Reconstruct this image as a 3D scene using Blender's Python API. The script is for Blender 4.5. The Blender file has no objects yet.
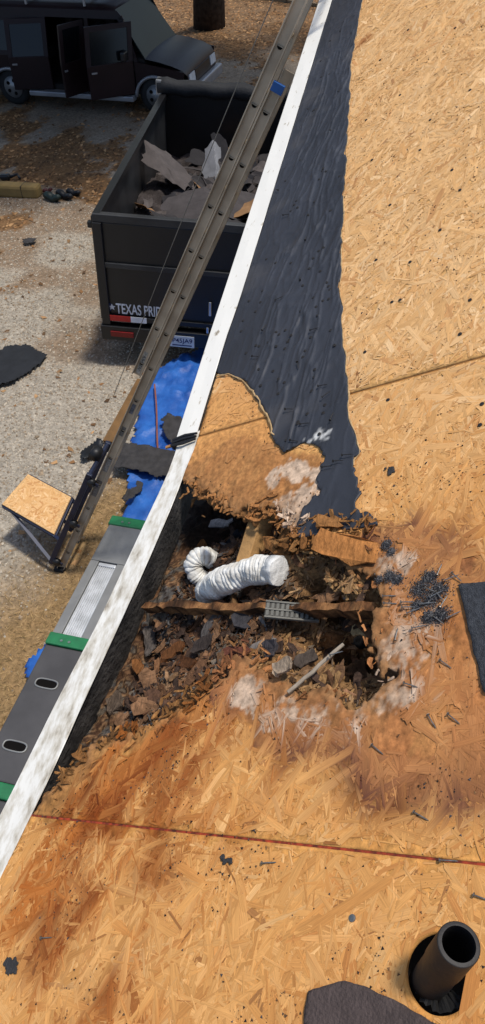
import bpy, bmesh, math, random
import numpy as np
from mathutils import Vector, Matrix
random.seed(7); RNG = np.random.default_rng(11)
S = bpy.context.scene
C = S.collection
# ------------------------------------------------------------------ camera, world, sun, exposure
FPX = 788.0; CX, CY = 242.5, 512.0
R = np.array([[0.9685509691711984, 0.15006042284623822, -0.19847138235206724],
              [0.23534135220990995, -0.811431377022709, 0.5349706237944672],
              [-0.08076798906462491, -0.5648548396519575, -0.8212280694570895]])   # camera axes (right, down, forward) in world
CAM = np.array([0.0, 0.0, 6.3])
cd = bpy.data.cameras.new('camera'); cam = bpy.data.objects.new('camera', cd); C.objects.link(cam)
cd.sensor_fit = 'VERTICAL'; cd.sensor_height = 24.0; cd.lens = 24.0 * FPX / 1024.0
cd.clip_start = 0.05; cd.clip_end = 600.0
cam.matrix_world = Matrix(((R[0,0], -R[0,1], -R[0,2], CAM[0]), (R[1,0], -R[1,1], -R[1,2], CAM[1]), (R[2,0], -R[2,1], -R[2,2], CAM[2]), (0,0,0,1)))
S.camera = cam
SUN_EL, SUN_AZ = math.radians(71), math.radians(48)      # azimuth from +Y towards +X
W = bpy.data.worlds.new('World'); S.world = W; W.use_nodes = True
nt = W.node_tree; bg = nt.nodes['Background']
sky = nt.nodes.new('ShaderNodeTexSky'); sky.sky_type = 'NISHITA'; sky.sun_disc = False
sky.sun_elevation = SUN_EL; sky.sun_rotation = SUN_AZ; sky.air_density = 1.0; sky.dust_density = 1.5
nt.links.new(sky.outputs[0], bg.inputs[0]); bg.inputs[1].default_value = 0.15
sd = bpy.data.lights.new('sun', 'SUN'); sd.energy = 3.2; sd.angle = math.radians(6.0); sd.color = (1.0, 0.955, 0.88)
sun = bpy.data.objects.new('sun', sd); C.objects.link(sun)
SDIR = Vector((math.cos(SUN_EL)*math.sin(SUN_AZ), math.cos(SUN_EL)*math.cos(SUN_AZ), math.sin(SUN_EL)))
sun.rotation_euler = SDIR.to_track_quat('Z', 'Y').to_euler(); sun.location = (0, 0, 30)
S.view_settings.view_transform = 'Standard'; S.view_settings.look = 'None'
S.view_settings.exposure = 0.2; S.view_settings.gamma = 1.0; S.view_settings.use_curve_mapping = False

# ------------------------------------------------------------------ geometry of the place
SLOPE = 0.2
def gz(y): return -SLOPE*(np.clip(y, -5, 45) - 3.0)       # the yard falls away from the house
def ray(x, y):
    v = R @ np.array([x-CX, y-CY, FPX]); return v/np.linalg.norm(v)
GN = np.array([0, SLOPE, 1.0])/math.hypot(1, SLOPE)
def gpx(x, y, h=0.0):                                      # where the view through a pixel meets the ground (raised by h)
    r = ray(x, y); q0 = np.array([0, 3.0, 0]) + GN*h
    return CAM + r*(((q0-CAM)@GN)/(r@GN))
PITCH = math.radians(30.5)
UP = np.array([math.cos(PITCH), 0, math.sin(PITCH)]); RN = np.array([-math.sin(PITCH), 0, math.cos(PITCH)]); YV = np.array([0, 1.0, 0])
E0 = np.array([-0.829, 0, 6.3-2.038])                      # inner line of the eave flashing
def rp(s, u, w=0.0): return E0 + UP*s + YV*u + RN*w
def rpx(x, y, w=0.0):                                      # where the view through a pixel meets the roof deck (raised by w)
    r = ray(x, y); q = CAM + r*(((E0 + RN*w - CAM)@RN)/(r@RN))
    return np.array([(q-E0)@UP, q[1]])
def rpoly(pts, w=0.0): return np.array([rpx(x, y, w) for x, y in pts])

# ------------------------------------------------------------------ helpers
def lin(c):
    c = np.asarray(c, float)/255.0
    return np.where(c <= 0.04045, c/12.92, ((c+0.055)/1.055)**2.4)
def tag(o, label=None, cat=None, group=None, kind=None):
    if label: o['label'] = label
    if cat: o['category'] = cat
    if group: o['group'] = group
    if kind: o['kind'] = kind
    return o
def thing(name, label, cat, loc=(0, 0, 0), group=None):
    o = bpy.data.objects.new(name, None); C.objects.link(o); o.location = Vector([float(a) for a in loc]); o.empty_display_size = 0.1
    return tag(o, label, cat, group)
def off(parent):
    v = Vector((0, 0, 0))
    while parent: v += parent.location; parent = parent.parent
    return np.array(v)
def obj(name, verts, faces, mat, parent=None, cols=None, smooth=False, uv=None, origin=None):
    v = np.asarray(verts, float).reshape(-1, 3)
    o0 = off(parent) if parent else (np.zeros(3) if origin is None else np.asarray(origin, float))
    me = bpy.data.meshes.new(name); me.from_pydata((v-o0).tolist(), [], [list(map(int, f)) for f in faces]); me.update()
    if cols is not None:
        a = me.color_attributes.new('Col', 'FLOAT_COLOR', 'POINT')
        cc = np.ones((len(v), 4)); cc[:, :3] = np.clip(cols, 0, 1); a.data.foreach_set('color', cc.ravel())
    if uv is not None:
        l = me.uv_layers.new(name='UVMap'); idx = np.empty(len(me.loops), int); me.loops.foreach_get('vertex_index', idx)
        l.data.foreach_set('uv', np.asarray(uv, float)[idx].ravel())
    if smooth: me.polygons.foreach_set('use_smooth', [True]*len(me.polygons))
    me.materials.append(mat)
    o = bpy.data.objects.new(name, me); C.objects.link(o)
    if parent: o.parent = parent
    elif origin is not None: o.location = Vector([float(a) for a in origin])
    return o
class MB:
    def __init__(s): s.v = []; s.f = []
    def add(s, v, f):
        n = len(s.v); s.v += [list(map(float, p)) for p in v]; s.f += [[i+n for i in q] for q in f]; return s
    def box(s, o, ax, ay, az):                              # centre, three half-axis vectors
        o, ax, ay, az = (np.asarray(k, float) for k in (o, ax, ay, az))
        v = [o+a*ax+b*ay+c*az for c in (-1, 1) for a, b in ((-1,-1),(1,-1),(1,1),(-1,1))]
        return s.add(v, [[3,2,1,0],[4,5,6,7],[0,1,5,4],[1,2,6,5],[2,3,7,6],[3,0,4,7]])
    def bar(s, a, b, w, t, ref):                            # a beam from a to b, w along ref, t across
        a, b, ref = (np.asarray(k, float) for k in (a, b, ref)); d = b-a; l = np.linalg.norm(d); d = d/l
        r = ref-d*(ref@d); r /= np.linalg.norm(r); q = np.cross(d, r)
        return s.box((a+b)/2, d*l/2, r*w/2, q*t/2)
    def tube(s, pts, rad, n=10, cap=True):
        pts = [np.asarray(p, float) for p in pts]; rad = rad if hasattr(rad, '__len__') else [rad]*len(pts)
        ring = []; prev = None
        for i, p in enumerate(pts):
            d = pts[min(i+1, len(pts)-1)]-pts[max(i-1, 0)]; d = d/np.linalg.norm(d)
            if prev is None: prev = np.cross(d, [0.31, 0.22, 0.93])
            r = prev-d*(prev@d); r /= np.linalg.norm(r); prev = r; q = np.cross(d, r)
            ring += [p+rad[i]*(math.cos(a)*r+math.sin(a)*q) for a in np.linspace(0, 2*math.pi, n, endpoint=False)]
        f = [[i*n+j, i*n+(j+1) % n, (i+1)*n+(j+1) % n, (i+1)*n+j] for i in range(len(pts)-1) for j in range(n)]
        if cap: f += [list(range(n))[::-1], [(len(pts)-1)*n+j for j in range(n)]]
        return s.add(ring, f)
    def prism(s, poly3, ext):                               # polygon of 3D points pushed along a vector
        p = [np.asarray(k, float) for k in poly3]; n = len(p); e = np.asarray(ext, float)
        return s.add(p+[k+e for k in p], [list(range(n))[::-1], list(range(n, 2*n))]+[[i, (i+1) % n, (i+1) % n+n, i+n] for i in range(n)])
    def obj(s, name, mat, parent=None, smooth=False, origin=None, bevel=0): 
        o = obj(name, s.v, s.f, mat, parent, smooth=smooth, origin=origin)
        if bevel:
            m = o.modifiers.new('bevel', 'BEVEL'); m.width = bevel; m.segments = 2; m.limit_method = 'ANGLE'
        return o
# value noise
def _h(ix, iy, seed):
    n = (ix.astype(np.int64)*374761393 + iy.astype(np.int64)*668265263 + seed*982451653) & 0x7fffffff
    n = ((n ^ (n >> 13))*1274126177) & 0x7fffffff
    return ((n ^ (n >> 16)) & 0xffff)/65535.0
def vn(x, y, seed=0):
    x = np.asarray(x, float); y = np.asarray(y, float); ix = np.floor(x); iy = np.floor(y); fx = x-ix; fy = y-iy
    fx = fx*fx*(3-2*fx); fy = fy*fy*(3-2*fy)
    a = _h(ix, iy, seed); b = _h(ix+1, iy, seed); c = _h(ix, iy+1, seed); d = _h(ix+1, iy+1, seed)
    return (a*(1-fx)+b*fx)*(1-fy)+(c*(1-fx)+d*fx)*fy
def fbm(x, y, o=4, seed=0):
    t = 0; a = 0.5; n = 0
    for i in range(o): t = t+a*vn(x*2**i+i*17.3, y*2**i-i*9.1, seed+i); n += a; a *= 0.5
    return t/n
def sst(a, b, x): t = np.clip((x-a)/(b-a), 0, 1); return t*t*(3-2*t)
def poly_sd(x, y, poly):                                    # + inside
    x = np.asarray(x, float); y = np.asarray(y, float); d = np.full(x.shape, 1e9); ins = np.zeros(x.shape, bool); n = len(poly)
    for i in range(n):
        ax, ay = poly[i]; bx, by = poly[(i+1) % n]; ex, ey = bx-ax, by-ay
        t = np.clip(((x-ax)*ex+(y-ay)*ey)/(ex*ex+ey*ey+1e-12), 0, 1)
        d = np.minimum(d, (x-ax-t*ex)**2+(y-ay-t*ey)**2)
        c = (ay > y) != (by > y)
        ins ^= c & (x < (bx-ax)*(y-ay)/(by-ay+1e-12)+ax)
    d = np.sqrt(d); return np.where(ins, d, -d)
# materials
MATS = {}
def mat(name, col, rough=0.7, metal=0.0, spec=0.4, var=0.25, scale=8.0, bump=0.0, bscale=60.0, col2=None, coat=0.0):
    if name in MATS: return MATS[name]
    m = bpy.data.materials.new(name); m.use_nodes = True; t = m.node_tree; b = t.nodes['Principled BSDF']
    c = lin(col); c2 = lin(col2) if col2 is not None else c*(1-var)
    tc = t.nodes.new('ShaderNodeTexCoord')
    n = t.nodes.new('ShaderNodeTexNoise'); n.inputs['Scale'].default_value = scale; n.inputs['Detail'].default_value = 6
    r = t.nodes.new('ShaderNodeValToRGB'); r.color_ramp.elements[0].position = 0.35; r.color_ramp.elements[1].position = 0.68
    r.color_ramp.elements[0].color = (*c2, 1); r.color_ramp.elements[1].color = (*c, 1)
    t.links.new(tc.outputs['Object'], n.inputs['Vector']); t.links.new(n.outputs['Fac'], r.inputs['Fac']); t.links.new(r.outputs['Color'], b.inputs['Base Color'])
    b.inputs['Roughness'].default_value = rough; b.inputs['Metallic'].default_value = metal; b.inputs['Specular IOR Level'].default_value = spec
    b.inputs['Coat Weight'].default_value = coat
    if bump:
        n2 = t.nodes.new('ShaderNodeTexNoise'); n2.inputs['Scale'].default_value = bscale; n2.inputs['Detail'].default_value = 4
        t.links.new(tc.outputs['Object'], n2.inputs['Vector'])
        bp = t.nodes.new('ShaderNodeBump'); bp.inputs['Strength'].default_value = bump; bp.inputs['Distance'].default_value = 0.01
        t.links.new(n2.outputs['Fac'], bp.inputs['Height']); t.links.new(bp.outputs['Normal'], b.inputs['Normal'])
    MATS[name] = m; return m
def mat_vc(name, rough=0.8, spec=0.3, amt=0.35, scale=(60, 60, 60), bump=0.3, uv=False, bdist=0.004):
    m = bpy.data.materials.new(name); m.use_nodes = True; t = m.node_tree; b = t.nodes['Principled BSDF']
    a = t.nodes.new('ShaderNodeAttribute'); a.attribute_name = 'Col'
    tc = t.nodes.new('ShaderNodeTexCoord'); mp = t.nodes.new('ShaderNodeMapping'); mp.inputs['Scale'].default_value = scale
    n = t.nodes.new('ShaderNodeTexNoise'); n.inputs['Scale'].default_value = 1.0; n.inputs['Detail'].default_value = 5; n.inputs['Roughness'].default_value = 0.65
    t.links.new(tc.outputs['UV' if uv else 'Object'], mp.inputs['Vector']); t.links.new(mp.outputs[0], n.inputs['Vector'])
    r = t.nodes.new('ShaderNodeMapRange'); r.inputs['From Min'].default_value = 0.3; r.inputs['From Max'].default_value = 0.7
    r.inputs['To Min'].default_value = 1-amt; r.inputs['To Max'].default_value = 1+amt*0.6
    t.links.new(n.outputs['Fac'], r.inputs['Value'])
    mx = t.nodes.new('ShaderNodeVectorMath'); mx.operation = 'SCALE'
    t.links.new(a.outputs['Color'], mx.inputs[0]); t.links.new(r.outputs[0], mx.inputs['Scale']); t.links.new(mx.outputs[0], b.inputs['Base Color'])
    b.inputs['Roughness'].default_value = rough; b.inputs['Specular IOR Level'].default_value = spec
    if bump:
        bp = t.nodes.new('ShaderNodeBump'); bp.inputs['Strength'].default_value = bump; bp.inputs['Distance'].default_value = bdist
        t.links.new(n.outputs['Fac'], bp.inputs['Height']); t.links.new(bp.outputs['Normal'], b.inputs['Normal'])
    MATS[name] = m; return m
M_OSB = mat_vc('osb_strand', 0.78, 0.2, 0.25, (18, 420, 1), 0.25, True, 0.002)
M_OSBB = mat_vc('osb_board', 0.85, 0.2, 0.4, (70, 70, 70), 0.6, False, 0.004)
M_ROT = mat_vc('rotten_wood', 0.92, 0.12, 0.5, (110, 45, 110), 0.9, False, 0.006)
M_FELT = mat_vc('roofing_felt', 0.56, 0.4, 0.16, (300, 300, 300), 0.22, False, 0.002)
M_GROUND = mat_vc('yard_soil', 0.95, 0.1, 0.45, (22, 22, 22), 0.7, False, 0.03)
M_STONE = mat_vc('gravel_stone', 0.9, 0.2, 0.2, (60, 60, 60), 0.0)
M_LITTER = mat_vc('dry_litter', 0.9, 0.15, 0.2, (60, 60, 60), 0.0)
M_TARP = mat('blue_tarp', (44, 98, 172), 0.5, 0, 0.35, col2=(26, 72, 142), scale=5, bump=0.5, bscale=40)
M_SCRAP = mat('felt_scrap', (62, 60, 60), 0.9, 0, 0.2, var=0.35, scale=14, bump=0.5, bscale=180)
M_SHING = mat('asphalt_shingle', (70, 72, 76), 0.92, 0, 0.2, var=0.45, scale=90, bump=0.7, bscale=400)
M_NAIL = mat('galvanised_nail', (150, 146, 138), 0.42, 0.85, 0.5, var=0.4, scale=90)
M_NAILH = mat('dark_nail_head', (55, 52, 50), 0.6, 0.5, 0.4, var=0.4, scale=90)
M_BLK = mat('black_paint', (20, 20, 22), 0.4, 0.0, 0.5, var=0.4, scale=3, bump=0.1, bscale=12)
M_BLKD = mat('worn_black_steel', (58, 58, 58), 0.45, 0.2, 0.5, col2=(34, 34, 35), scale=2.2, bump=0.15, bscale=15)
M_ALU = mat('weathered_aluminium', (188, 172, 148), 0.55, 0.1, 0.5, col2=(160, 143, 120), scale=5)
M_RUNG = mat('rung_end', (150, 142, 128), 0.45, 0.5, 0.5, var=0.3, scale=20)
M_DARK = mat('hole_shade_and_rubber', (16, 14, 13), 0.9, 0, 0.1)  # near-black standing in for the shade of open holes; also the plug's rubber
M_BARK = mat('oak_bark', (70, 58, 48), 0.95, 0, 0.1, var=0.5, scale=9, bump=1.0, bscale=14)

# ------------------------------------------------------------------ the yard
def ground():
    xs = np.concatenate([[-220, -120, -70, -45, -30, -22], np.arange(-17, -9, 0.12), np.arange(-9, -1, 0.05), np.arange(-1, 8, 0.5), [10, 15, 25, 45, 80, 150, 220]])
    ys = np.concatenate([[-220, -120, -60, -30, -15, -8, -5], np.arange(-3, 0.5, 0.25), np.arange(0.5, 9, 0.05), np.arange(9, 28, 0.1), np.arange(28, 46, 1.0), [60, 90, 140, 220]])
    X, Y = np.meshgrid(xs, ys); Z = gz(Y)
    fade = sst(60, 20, np.hypot(X, Y))
    Z = Z+fade*(0.05*(fbm(X*0.8, Y*0.8, 4, 3)-0.5)+0.035*(fbm(X*6, Y*6, 3, 9)-0.5))
    c = ground_col(X, Y)
    n, m = X.shape; idx = np.arange(n*m).reshape(n, m)
    f = np.stack([idx[:-1, :-1], idx[:-1, 1:], idx[1:, 1:], idx[1:, :-1]], -1).reshape(-1, 4)
    o = obj('ground', np.stack([X, Y, Z], -1).reshape(-1, 3), f, M_GROUND, None, c.reshape(-1, 3), True)
    tag(o, kind='structure')
def zones(X, Y):
    # gravel drive, dry grass by the house, leaf litter further out
    n = fbm(X*0.55+3, Y*0.55, 4, 21); n2 = fbm(X*1.7, Y*1.7, 4, 33)
    grass = sst(-4.15, -3.3, X+0.9*(n-0.5)*2-0.18*(Y-2))*sst(6.2, 4.5, Y+(n2-0.5)*2)
    leaf = np.maximum(sst(9.0, 11.0, Y+4*(n-0.5))*sst(0.50, 0.62, n2), sst(19.0, 21.0, Y+3*(n-.5))*0.8)
    leaf = np.maximum(leaf, sst(0.52, 0.60, n2)*sst(-5.6, -6.6, X)*sst(6.0, 8.0, Y)*sst(14, 12, Y))
    dirt = sst(0.47, 0.60, n)
    return grass, leaf, dirt, n2
def ground_col(X, Y):
    grass, leaf, dirt, n2 = zones(X, Y)
    g = lin((154, 145, 131)); d = lin((124, 102, 80)); y = lin((140, 114, 80)); l = lin((116, 88, 60))
    k = lambda a: a[..., None]
    c = g*(1-k(dirt)*0.8)+d*k(dirt)*0.8
    far = sst(10, 15, Y); c = c*(1-k(far)*0.6)+lin((112, 94, 74))*k(far)*0.6
    c = c*(1-k(grass))+y*k(grass); c = c*(1-k(leaf))+l*k(leaf)
    return c*(0.72+0.56*k(fbm(X*14, Y*14, 3, 41)))
ground()
def scatter_ground():
    # crushed stone
    n = 90000
    X = RNG.uniform(-8.5, -1.6, n); Y = RNG.uniform(0.6, 11.5, n)
    grass, leaf, dirt, n2 = zones(X, Y)
    keep = RNG.random(n) > np.clip(grass*0.93+leaf*0.85+dirt*0.45, 0, 0.97); X, Y = X[keep], Y[keep]; n = len(X)
    sz = RNG.gamma(3.0, 0.0026, n)+0.003; ang = RNG.uniform(0, 6.28, n); fl = RNG.uniform(0.4, 0.8, n)
    base = np.array([[1,0,0],[0.2,0.9,0.1],[-1,0.1,0],[0,-0.8,-0.1],[0.1,0.1,1],[0,0,-1]])
    v = base[None]*(1+RNG.uniform(-0.3, 0.3, (n, 6, 3))); v = v*sz[:, None, None]; v[..., 2] *= fl[:, None]
    x = v[..., 0]*np.cos(ang)[:, None]-v[..., 1]*np.sin(ang)[:, None]; y = v[..., 0]*np.sin(ang)[:, None]+v[..., 1]*np.cos(ang)[:, None]
    gzz = gz(Y)+0.05*(fbm(X*0.8, Y*0.8, 4, 3)-0.5)+0.035*(fbm(X*6, Y*6, 3, 9)-0.5)
    P = np.stack([x+X[:, None], y+Y[:, None], v[..., 2]+(gzz+sz*0.25)[:, None]], -1)
    tri = np.array([[0,1,4],[1,2,4],[2,3,4],[3,0,4],[1,0,5],[2,1,5],[3,2,5],[0,3,5]])
    f = (np.arange(n)*6)[:, None, None]+tri[None]
    tone = RNG.uniform(0.65, 1.2, n)[:, None]*np.where(RNG.random(n)[:, None] < 0.4, lin((150, 132, 110)), lin((176, 165, 148)))
    o = obj('gravel', P.reshape(-1, 3), f.reshape(-1, 3), M_STONE, None, np.repeat(tone, 6, 0))
    tag(o, 'loose grey crushed stone spread over the drive', 'gravel', kind='stuff')
    def blades(name, X, Y, lo, hi, wd, tint, lift, label, cat):
        n = len(X); L = RNG.uniform(lo, hi, n); a = RNG.uniform(0, 6.28, n); w = L*wd*RNG.uniform(0.6, 1.4, n)
        g0 = gz(Y)+0.05*(fbm(X*0.8, Y*0.8, 4, 3)-0.5)+0.035*(fbm(X*6, Y*6, 3, 9)-0.5)+0.006
        d = np.stack([np.cos(a), np.sin(a)], -1); p = np.stack([-np.sin(a), np.cos(a)], -1); z = L*RNG.uniform(0, lift, n)
        P0 = np.stack([X, Y], -1)
        q = [P0-p*w[:, None]/2, P0+d*L[:, None]*0.5-p*w[:, None]*0.6, P0+d*L[:, None], P0+d*L[:, None]*0.5+p*w[:, None]*0.6]
        zz = [g0, g0+z*0.5, g0+z, g0+z*0.6]
        V = np.stack([np.concatenate([a_, b_[:, None]], 1) for a_, b_ in zip(q, zz)], 1)
        col = tint[RNG.integers(0, len(tint), n)]*RNG.uniform(0.6, 1.3, n)[:, None]
        o = obj(name, V.reshape(-1, 3), (np.arange(n)*4)[:, None]+np.arange(4)[None], M_LITTER, None, np.repeat(col, 4, 0))
        tag(o, label, cat, kind='stuff')
    n = 60000; X = RNG.uniform(-5, -1.8, n); Y = RNG.uniform(0.2, 7, n); g, l, d, _ = zones(X, Y); k = RNG.random(n) < g*0.8
    blades('dry_grass', X[k], Y[k], 0.02, 0.06, 0.07, np.array([lin((168, 138, 94)), lin((150, 120, 78)), lin((136, 114, 74)), lin((180, 152, 108)), lin((122, 96, 64))]), 0.5, 'short dry yellow grass between house and drive', 'grass')
    n = 60000; X = RNG.uniform(-15, -2, n); Y = RNG.uniform(3, 26, n); g, l, d, _ = zones(X, Y); k = RNG.random(n) < np.clip(l*0.8+0.04, 0, 1)
    blades('leaf_litter', X[k], Y[k], 0.04, 0.1, 0.6, np.array([lin((142, 104, 68)), lin((116, 86, 58)), lin((160, 124, 86)), lin((92, 70, 50))]), 0.25, 'fallen brown leaves lying on the bare yard', 'leaves')
scatter_ground()

# ------------------------------------------------------------------ the roof
HOLE_PX = [(187,478),(196,490),(213,499),(232,508),(250,513),(262,508),(273,507),(280,512),(284,524),(292,533),(303,540),(320,545),(335,556),(352,566),(370,571),(375,588),(379,604),(370,616),(373,632),(372,648),(380,662),(388,677),(380,690),(366,700),(345,696),(322,688),(300,690),(281,676),(262,664),(240,652),(226,668),(204,688),(180,704),(150,720),(118,736),(92,748),(72,765),(52,786),(36,800),(-20,960),(100,478)]
HOLE = rpoly(HOLE_PX)
# the eave is bowed where the wood behind it has gone: inner and outer line of the flashing
_in = rpoly([(349,-50),(333,0),(302.4,100),(241,300),(227,340),(194.7,447),(188.6,460),(174,500),(148,560),(121,620),(83.7,700),(57,760),(38,800),(4,870),(-60,1000)])
_out = rpoly([(340,-50),(321,0),(288.6,100),(223.7,300),(210.6,340),(176.6,447),(174.3,460),(160,492),(142,530),(100,620),(58,700),(8.7,800),(-22,860),(-90,1000)])
def se(u): return np.interp(u, _in[::-1, 1], _in[::-1, 0])
def so(u): return np.interp(u, _out[::-1, 1], _out[::-1, 0])
PIPE_C = rpx(439, 973); 
FELT_PX = [(333,-8),(366,-8),(360,14),(352,60),(350,98),(346,150),(344,196),(341,250),(340,292),(343,330),(345,356),(349,400),(352,430),(357,470),(362,500),(367,528),(358,521),(350,534),(341,523),(331,535),(323,522),(312,531),(304,520),(305,508),(318,492),(326,476),(328,455),(318,447),(300,446),(285,452),(276,440),(268,418),(258,398),(243,380),(228,374),(200,372),(215,340)]
FELT = rpoly(FELT_PX, 0.004)
SEAM_A, SEAM_B = 1.536, 0.3165
# water stains and mould as they lie on the deck: (pixel, radius in m, kind, weight)
BLOBS = [((276,478),.055,'mould',.9),((300,472),.07,'mould',1.0),((262,462),.03,'mould',.7),((288,500),.06,'mould',.9),((300,505),.10,'mould',1.0),((318,470),.06,'mould',1.0),((285,470),.06,'mould',.6),((398,560),.07,'mould',.9),((395,610),.07,'mould',.8),((405,650),.10,'mould',.85),((398,690),.09,'mould',.8),
  ((250,690),.06,'mould',1.0),((280,710),.07,'mould',.9),((320,720),.08,'mould',.7),((350,715),.07,'mould',.7),((430,610),.06,'mould',.5),((440,700),.05,'mould',.5),
  ((180,760),.16,'red',.75),((120,800),.14,'red',.8),((230,730),.15,'red',.55),((90,860),.12,'red',.75),((150,880),.10,'red',.85),((60,940),.10,'red',.7),((110,1000),.10,'red',.6),((300,750),.12,'red',.55),((400,760),.12,'red',.75),((460,730),.14,'red',.6),((345,770),.08,'dark',.9),((420,780),.10,'dark',.8),((300,745),.06,'dark',.6),((470,770),.08,'dark',.7),((440,540),.12,'red',.5),((470,570),.08,'red',.7),((410,530),.07,'red',.5),((450,655),.12,'red',.5),
  ((210,480),.05,'dark',.6),((240,490),.06,'dark',.7),((262,500),.04,'dark',.9),((90,770),.06,'dark',.8),((60,800),.06,'dark',.6),((366,40),.05,'red',.8),((352,100),.05,'red',.6),((352,180),.03,'red',.6),((240,440),.08,'red',.45),((215,455),.08,'red',.45),((20,965),.03,'dark',.5),((85,990),.04,'dark',.4),((380,545),.06,'dark',.6),((440,480),.04,'red',.25)]
BL = [(rpx(*p), r, k, w) for p, r, k, w in BLOBS]
WET = [rpoly([(228,650),(205,672),(214,700),(238,728),(262,748),(296,764),(322,774),(338,764),(356,782),(372,800),(402,809),(440,814),(462,806),(500,800),(560,760),(560,560),(470,552),(452,536),(420,528),(396,526),(374,540),(330,560),(300,600)]),
       rpoly([(205,440),(240,425),(272,424),(282,440),(300,446),(330,452),(330,480),(318,500),(300,540),(240,530),(180,500),(170,470)]),
       rpoly([(222,374),(232,372),(262,398),(276,430),(270,440),(230,440),(180,470),(190,440)])]
def wet(s, u):
    n = (fbm(s*11, u*11, 5, 17)-.5)*.11+(fbm(s*45, u*45, 3, 18)-.5)*.03
    d1 = poly_sd(s, u, WET[0])+n; d2 = poly_sd(s, u, WET[1])+n; d3 = poly_sd(s, u, WET[2])+n*.6
    return d1, d2, d3
def stain(s, u, base, jit=1.0):
    c = base.copy(); wob = (fbm(s*9, u*9, 4, 5)-0.5); fine = fbm(s*60, u*60, 3, 6)
    warm = sst(1.75, 0.9, u+0.25*wob)                         # lower boards are more orange with age
    c = c*(1-warm[..., None])+c*np.array([0.95, 0.81, 0.61])*warm[..., None]
    st_ = fbm((s*.9-u*.45)*34, (u*.9+s*.45)*5, 4, 15); k_ = (sst(.50, .58, st_)*warm*.85*(.25+.9*sst(1.0, .1, s)))[..., None]; c = c*(1-k_)+c*np.array([.66, .42, .24])*k_
    tot = {'red': 0.0, 'dark': 0.0, 'mould': 0.0}
    for (bs, bu), r, k, w in BL:
        d = np.hypot(s-bs, u-bu)/r+wob*1.7; tot[k] = np.maximum(tot[k], w*sst(1.25, 0.35, d))
    r = np.clip(tot['red']*(0.15+1.2*sst(.36, .58, fbm(s*26-u*8, u*13, 4, 8))), 0, 1)[..., None]
    c = c*(1-r)+c*np.array([0.50, 0.34, 0.24])*r
    d = np.clip(tot['dark']*(0.4+1.0*fine), 0, 1)[..., None]; c = c*(1-d)+c*np.array([0.30, 0.24, 0.22])*d
    d1, d2, d3 = wet(s, u); gr = .6*fbm((s+.3*u)*150, (u-.3*s)*16, 3, 19)+.4*fbm((s-.5*u)*210, (u+.5*s)*30, 2, 24)
    a1 = (sst(-.004, .010, d1)*(.62+.25*sst(.12, .02, -poly_sd(s, u, HOLE))))[..., None]; c = c*(1-a1)+(lin((170, 114, 70))*(.40+1.15*gr)[..., None]*(.7+.6*fbm(s*13, u*13, 3, 20))[..., None])*a1
    e1 = (np.exp(-((d1-.004)/.010)**2)*.75*sst(.35, .55, fbm(s*14, u*14, 3, 23))+np.exp(-((d1-.02)/.03)**2)*.35)[..., None]; c = c*(1-e1)+lin((96, 58, 44))*e1
    a2 = (sst(-.004, .03, d2)*.8)[..., None]; c = c*(1-a2)+(lin((164, 112, 66))*(.5+1.0*gr)[..., None])*a2
    a3 = (sst(-.004, .012, d3)*.75)[..., None]; c = c*(1-a3)+(lin((206, 146, 84))*(.72+.5*gr)[..., None])*a3
    mn = .55*fbm(s*26, u*26, 4, 12)+.45*fbm(s*120, u*70, 3, 13); m = np.clip(sst(.47, .58, tot['mould']*.36+mn*.62-.08)*.88, 0, 1)[..., None]*np.minimum(1, tot['mould']*3)[..., None]
    c = c*(1-.45*np.minimum(1, tot['mould']*1.3)[..., None])+c*np.array([.62, .50, .42])*.45*np.minimum(1, tot['mould']*1.3)[..., None]
    c = c*(1-m)+lin((210, 184, 158))*(0.45+0.8*fine[..., None])*m
    return c
PAL = np.array([lin(x) for x in ((226,189,138),(221,181,127),(216,173,116),(210,165,107),(201,152,94),(224,186,134),(186,134,82),(218,176,120),(235,204,158))])
PAL = (PAL*.66+PAL.mean(0)*.34)*np.array([.94, .87, .81])
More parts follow.
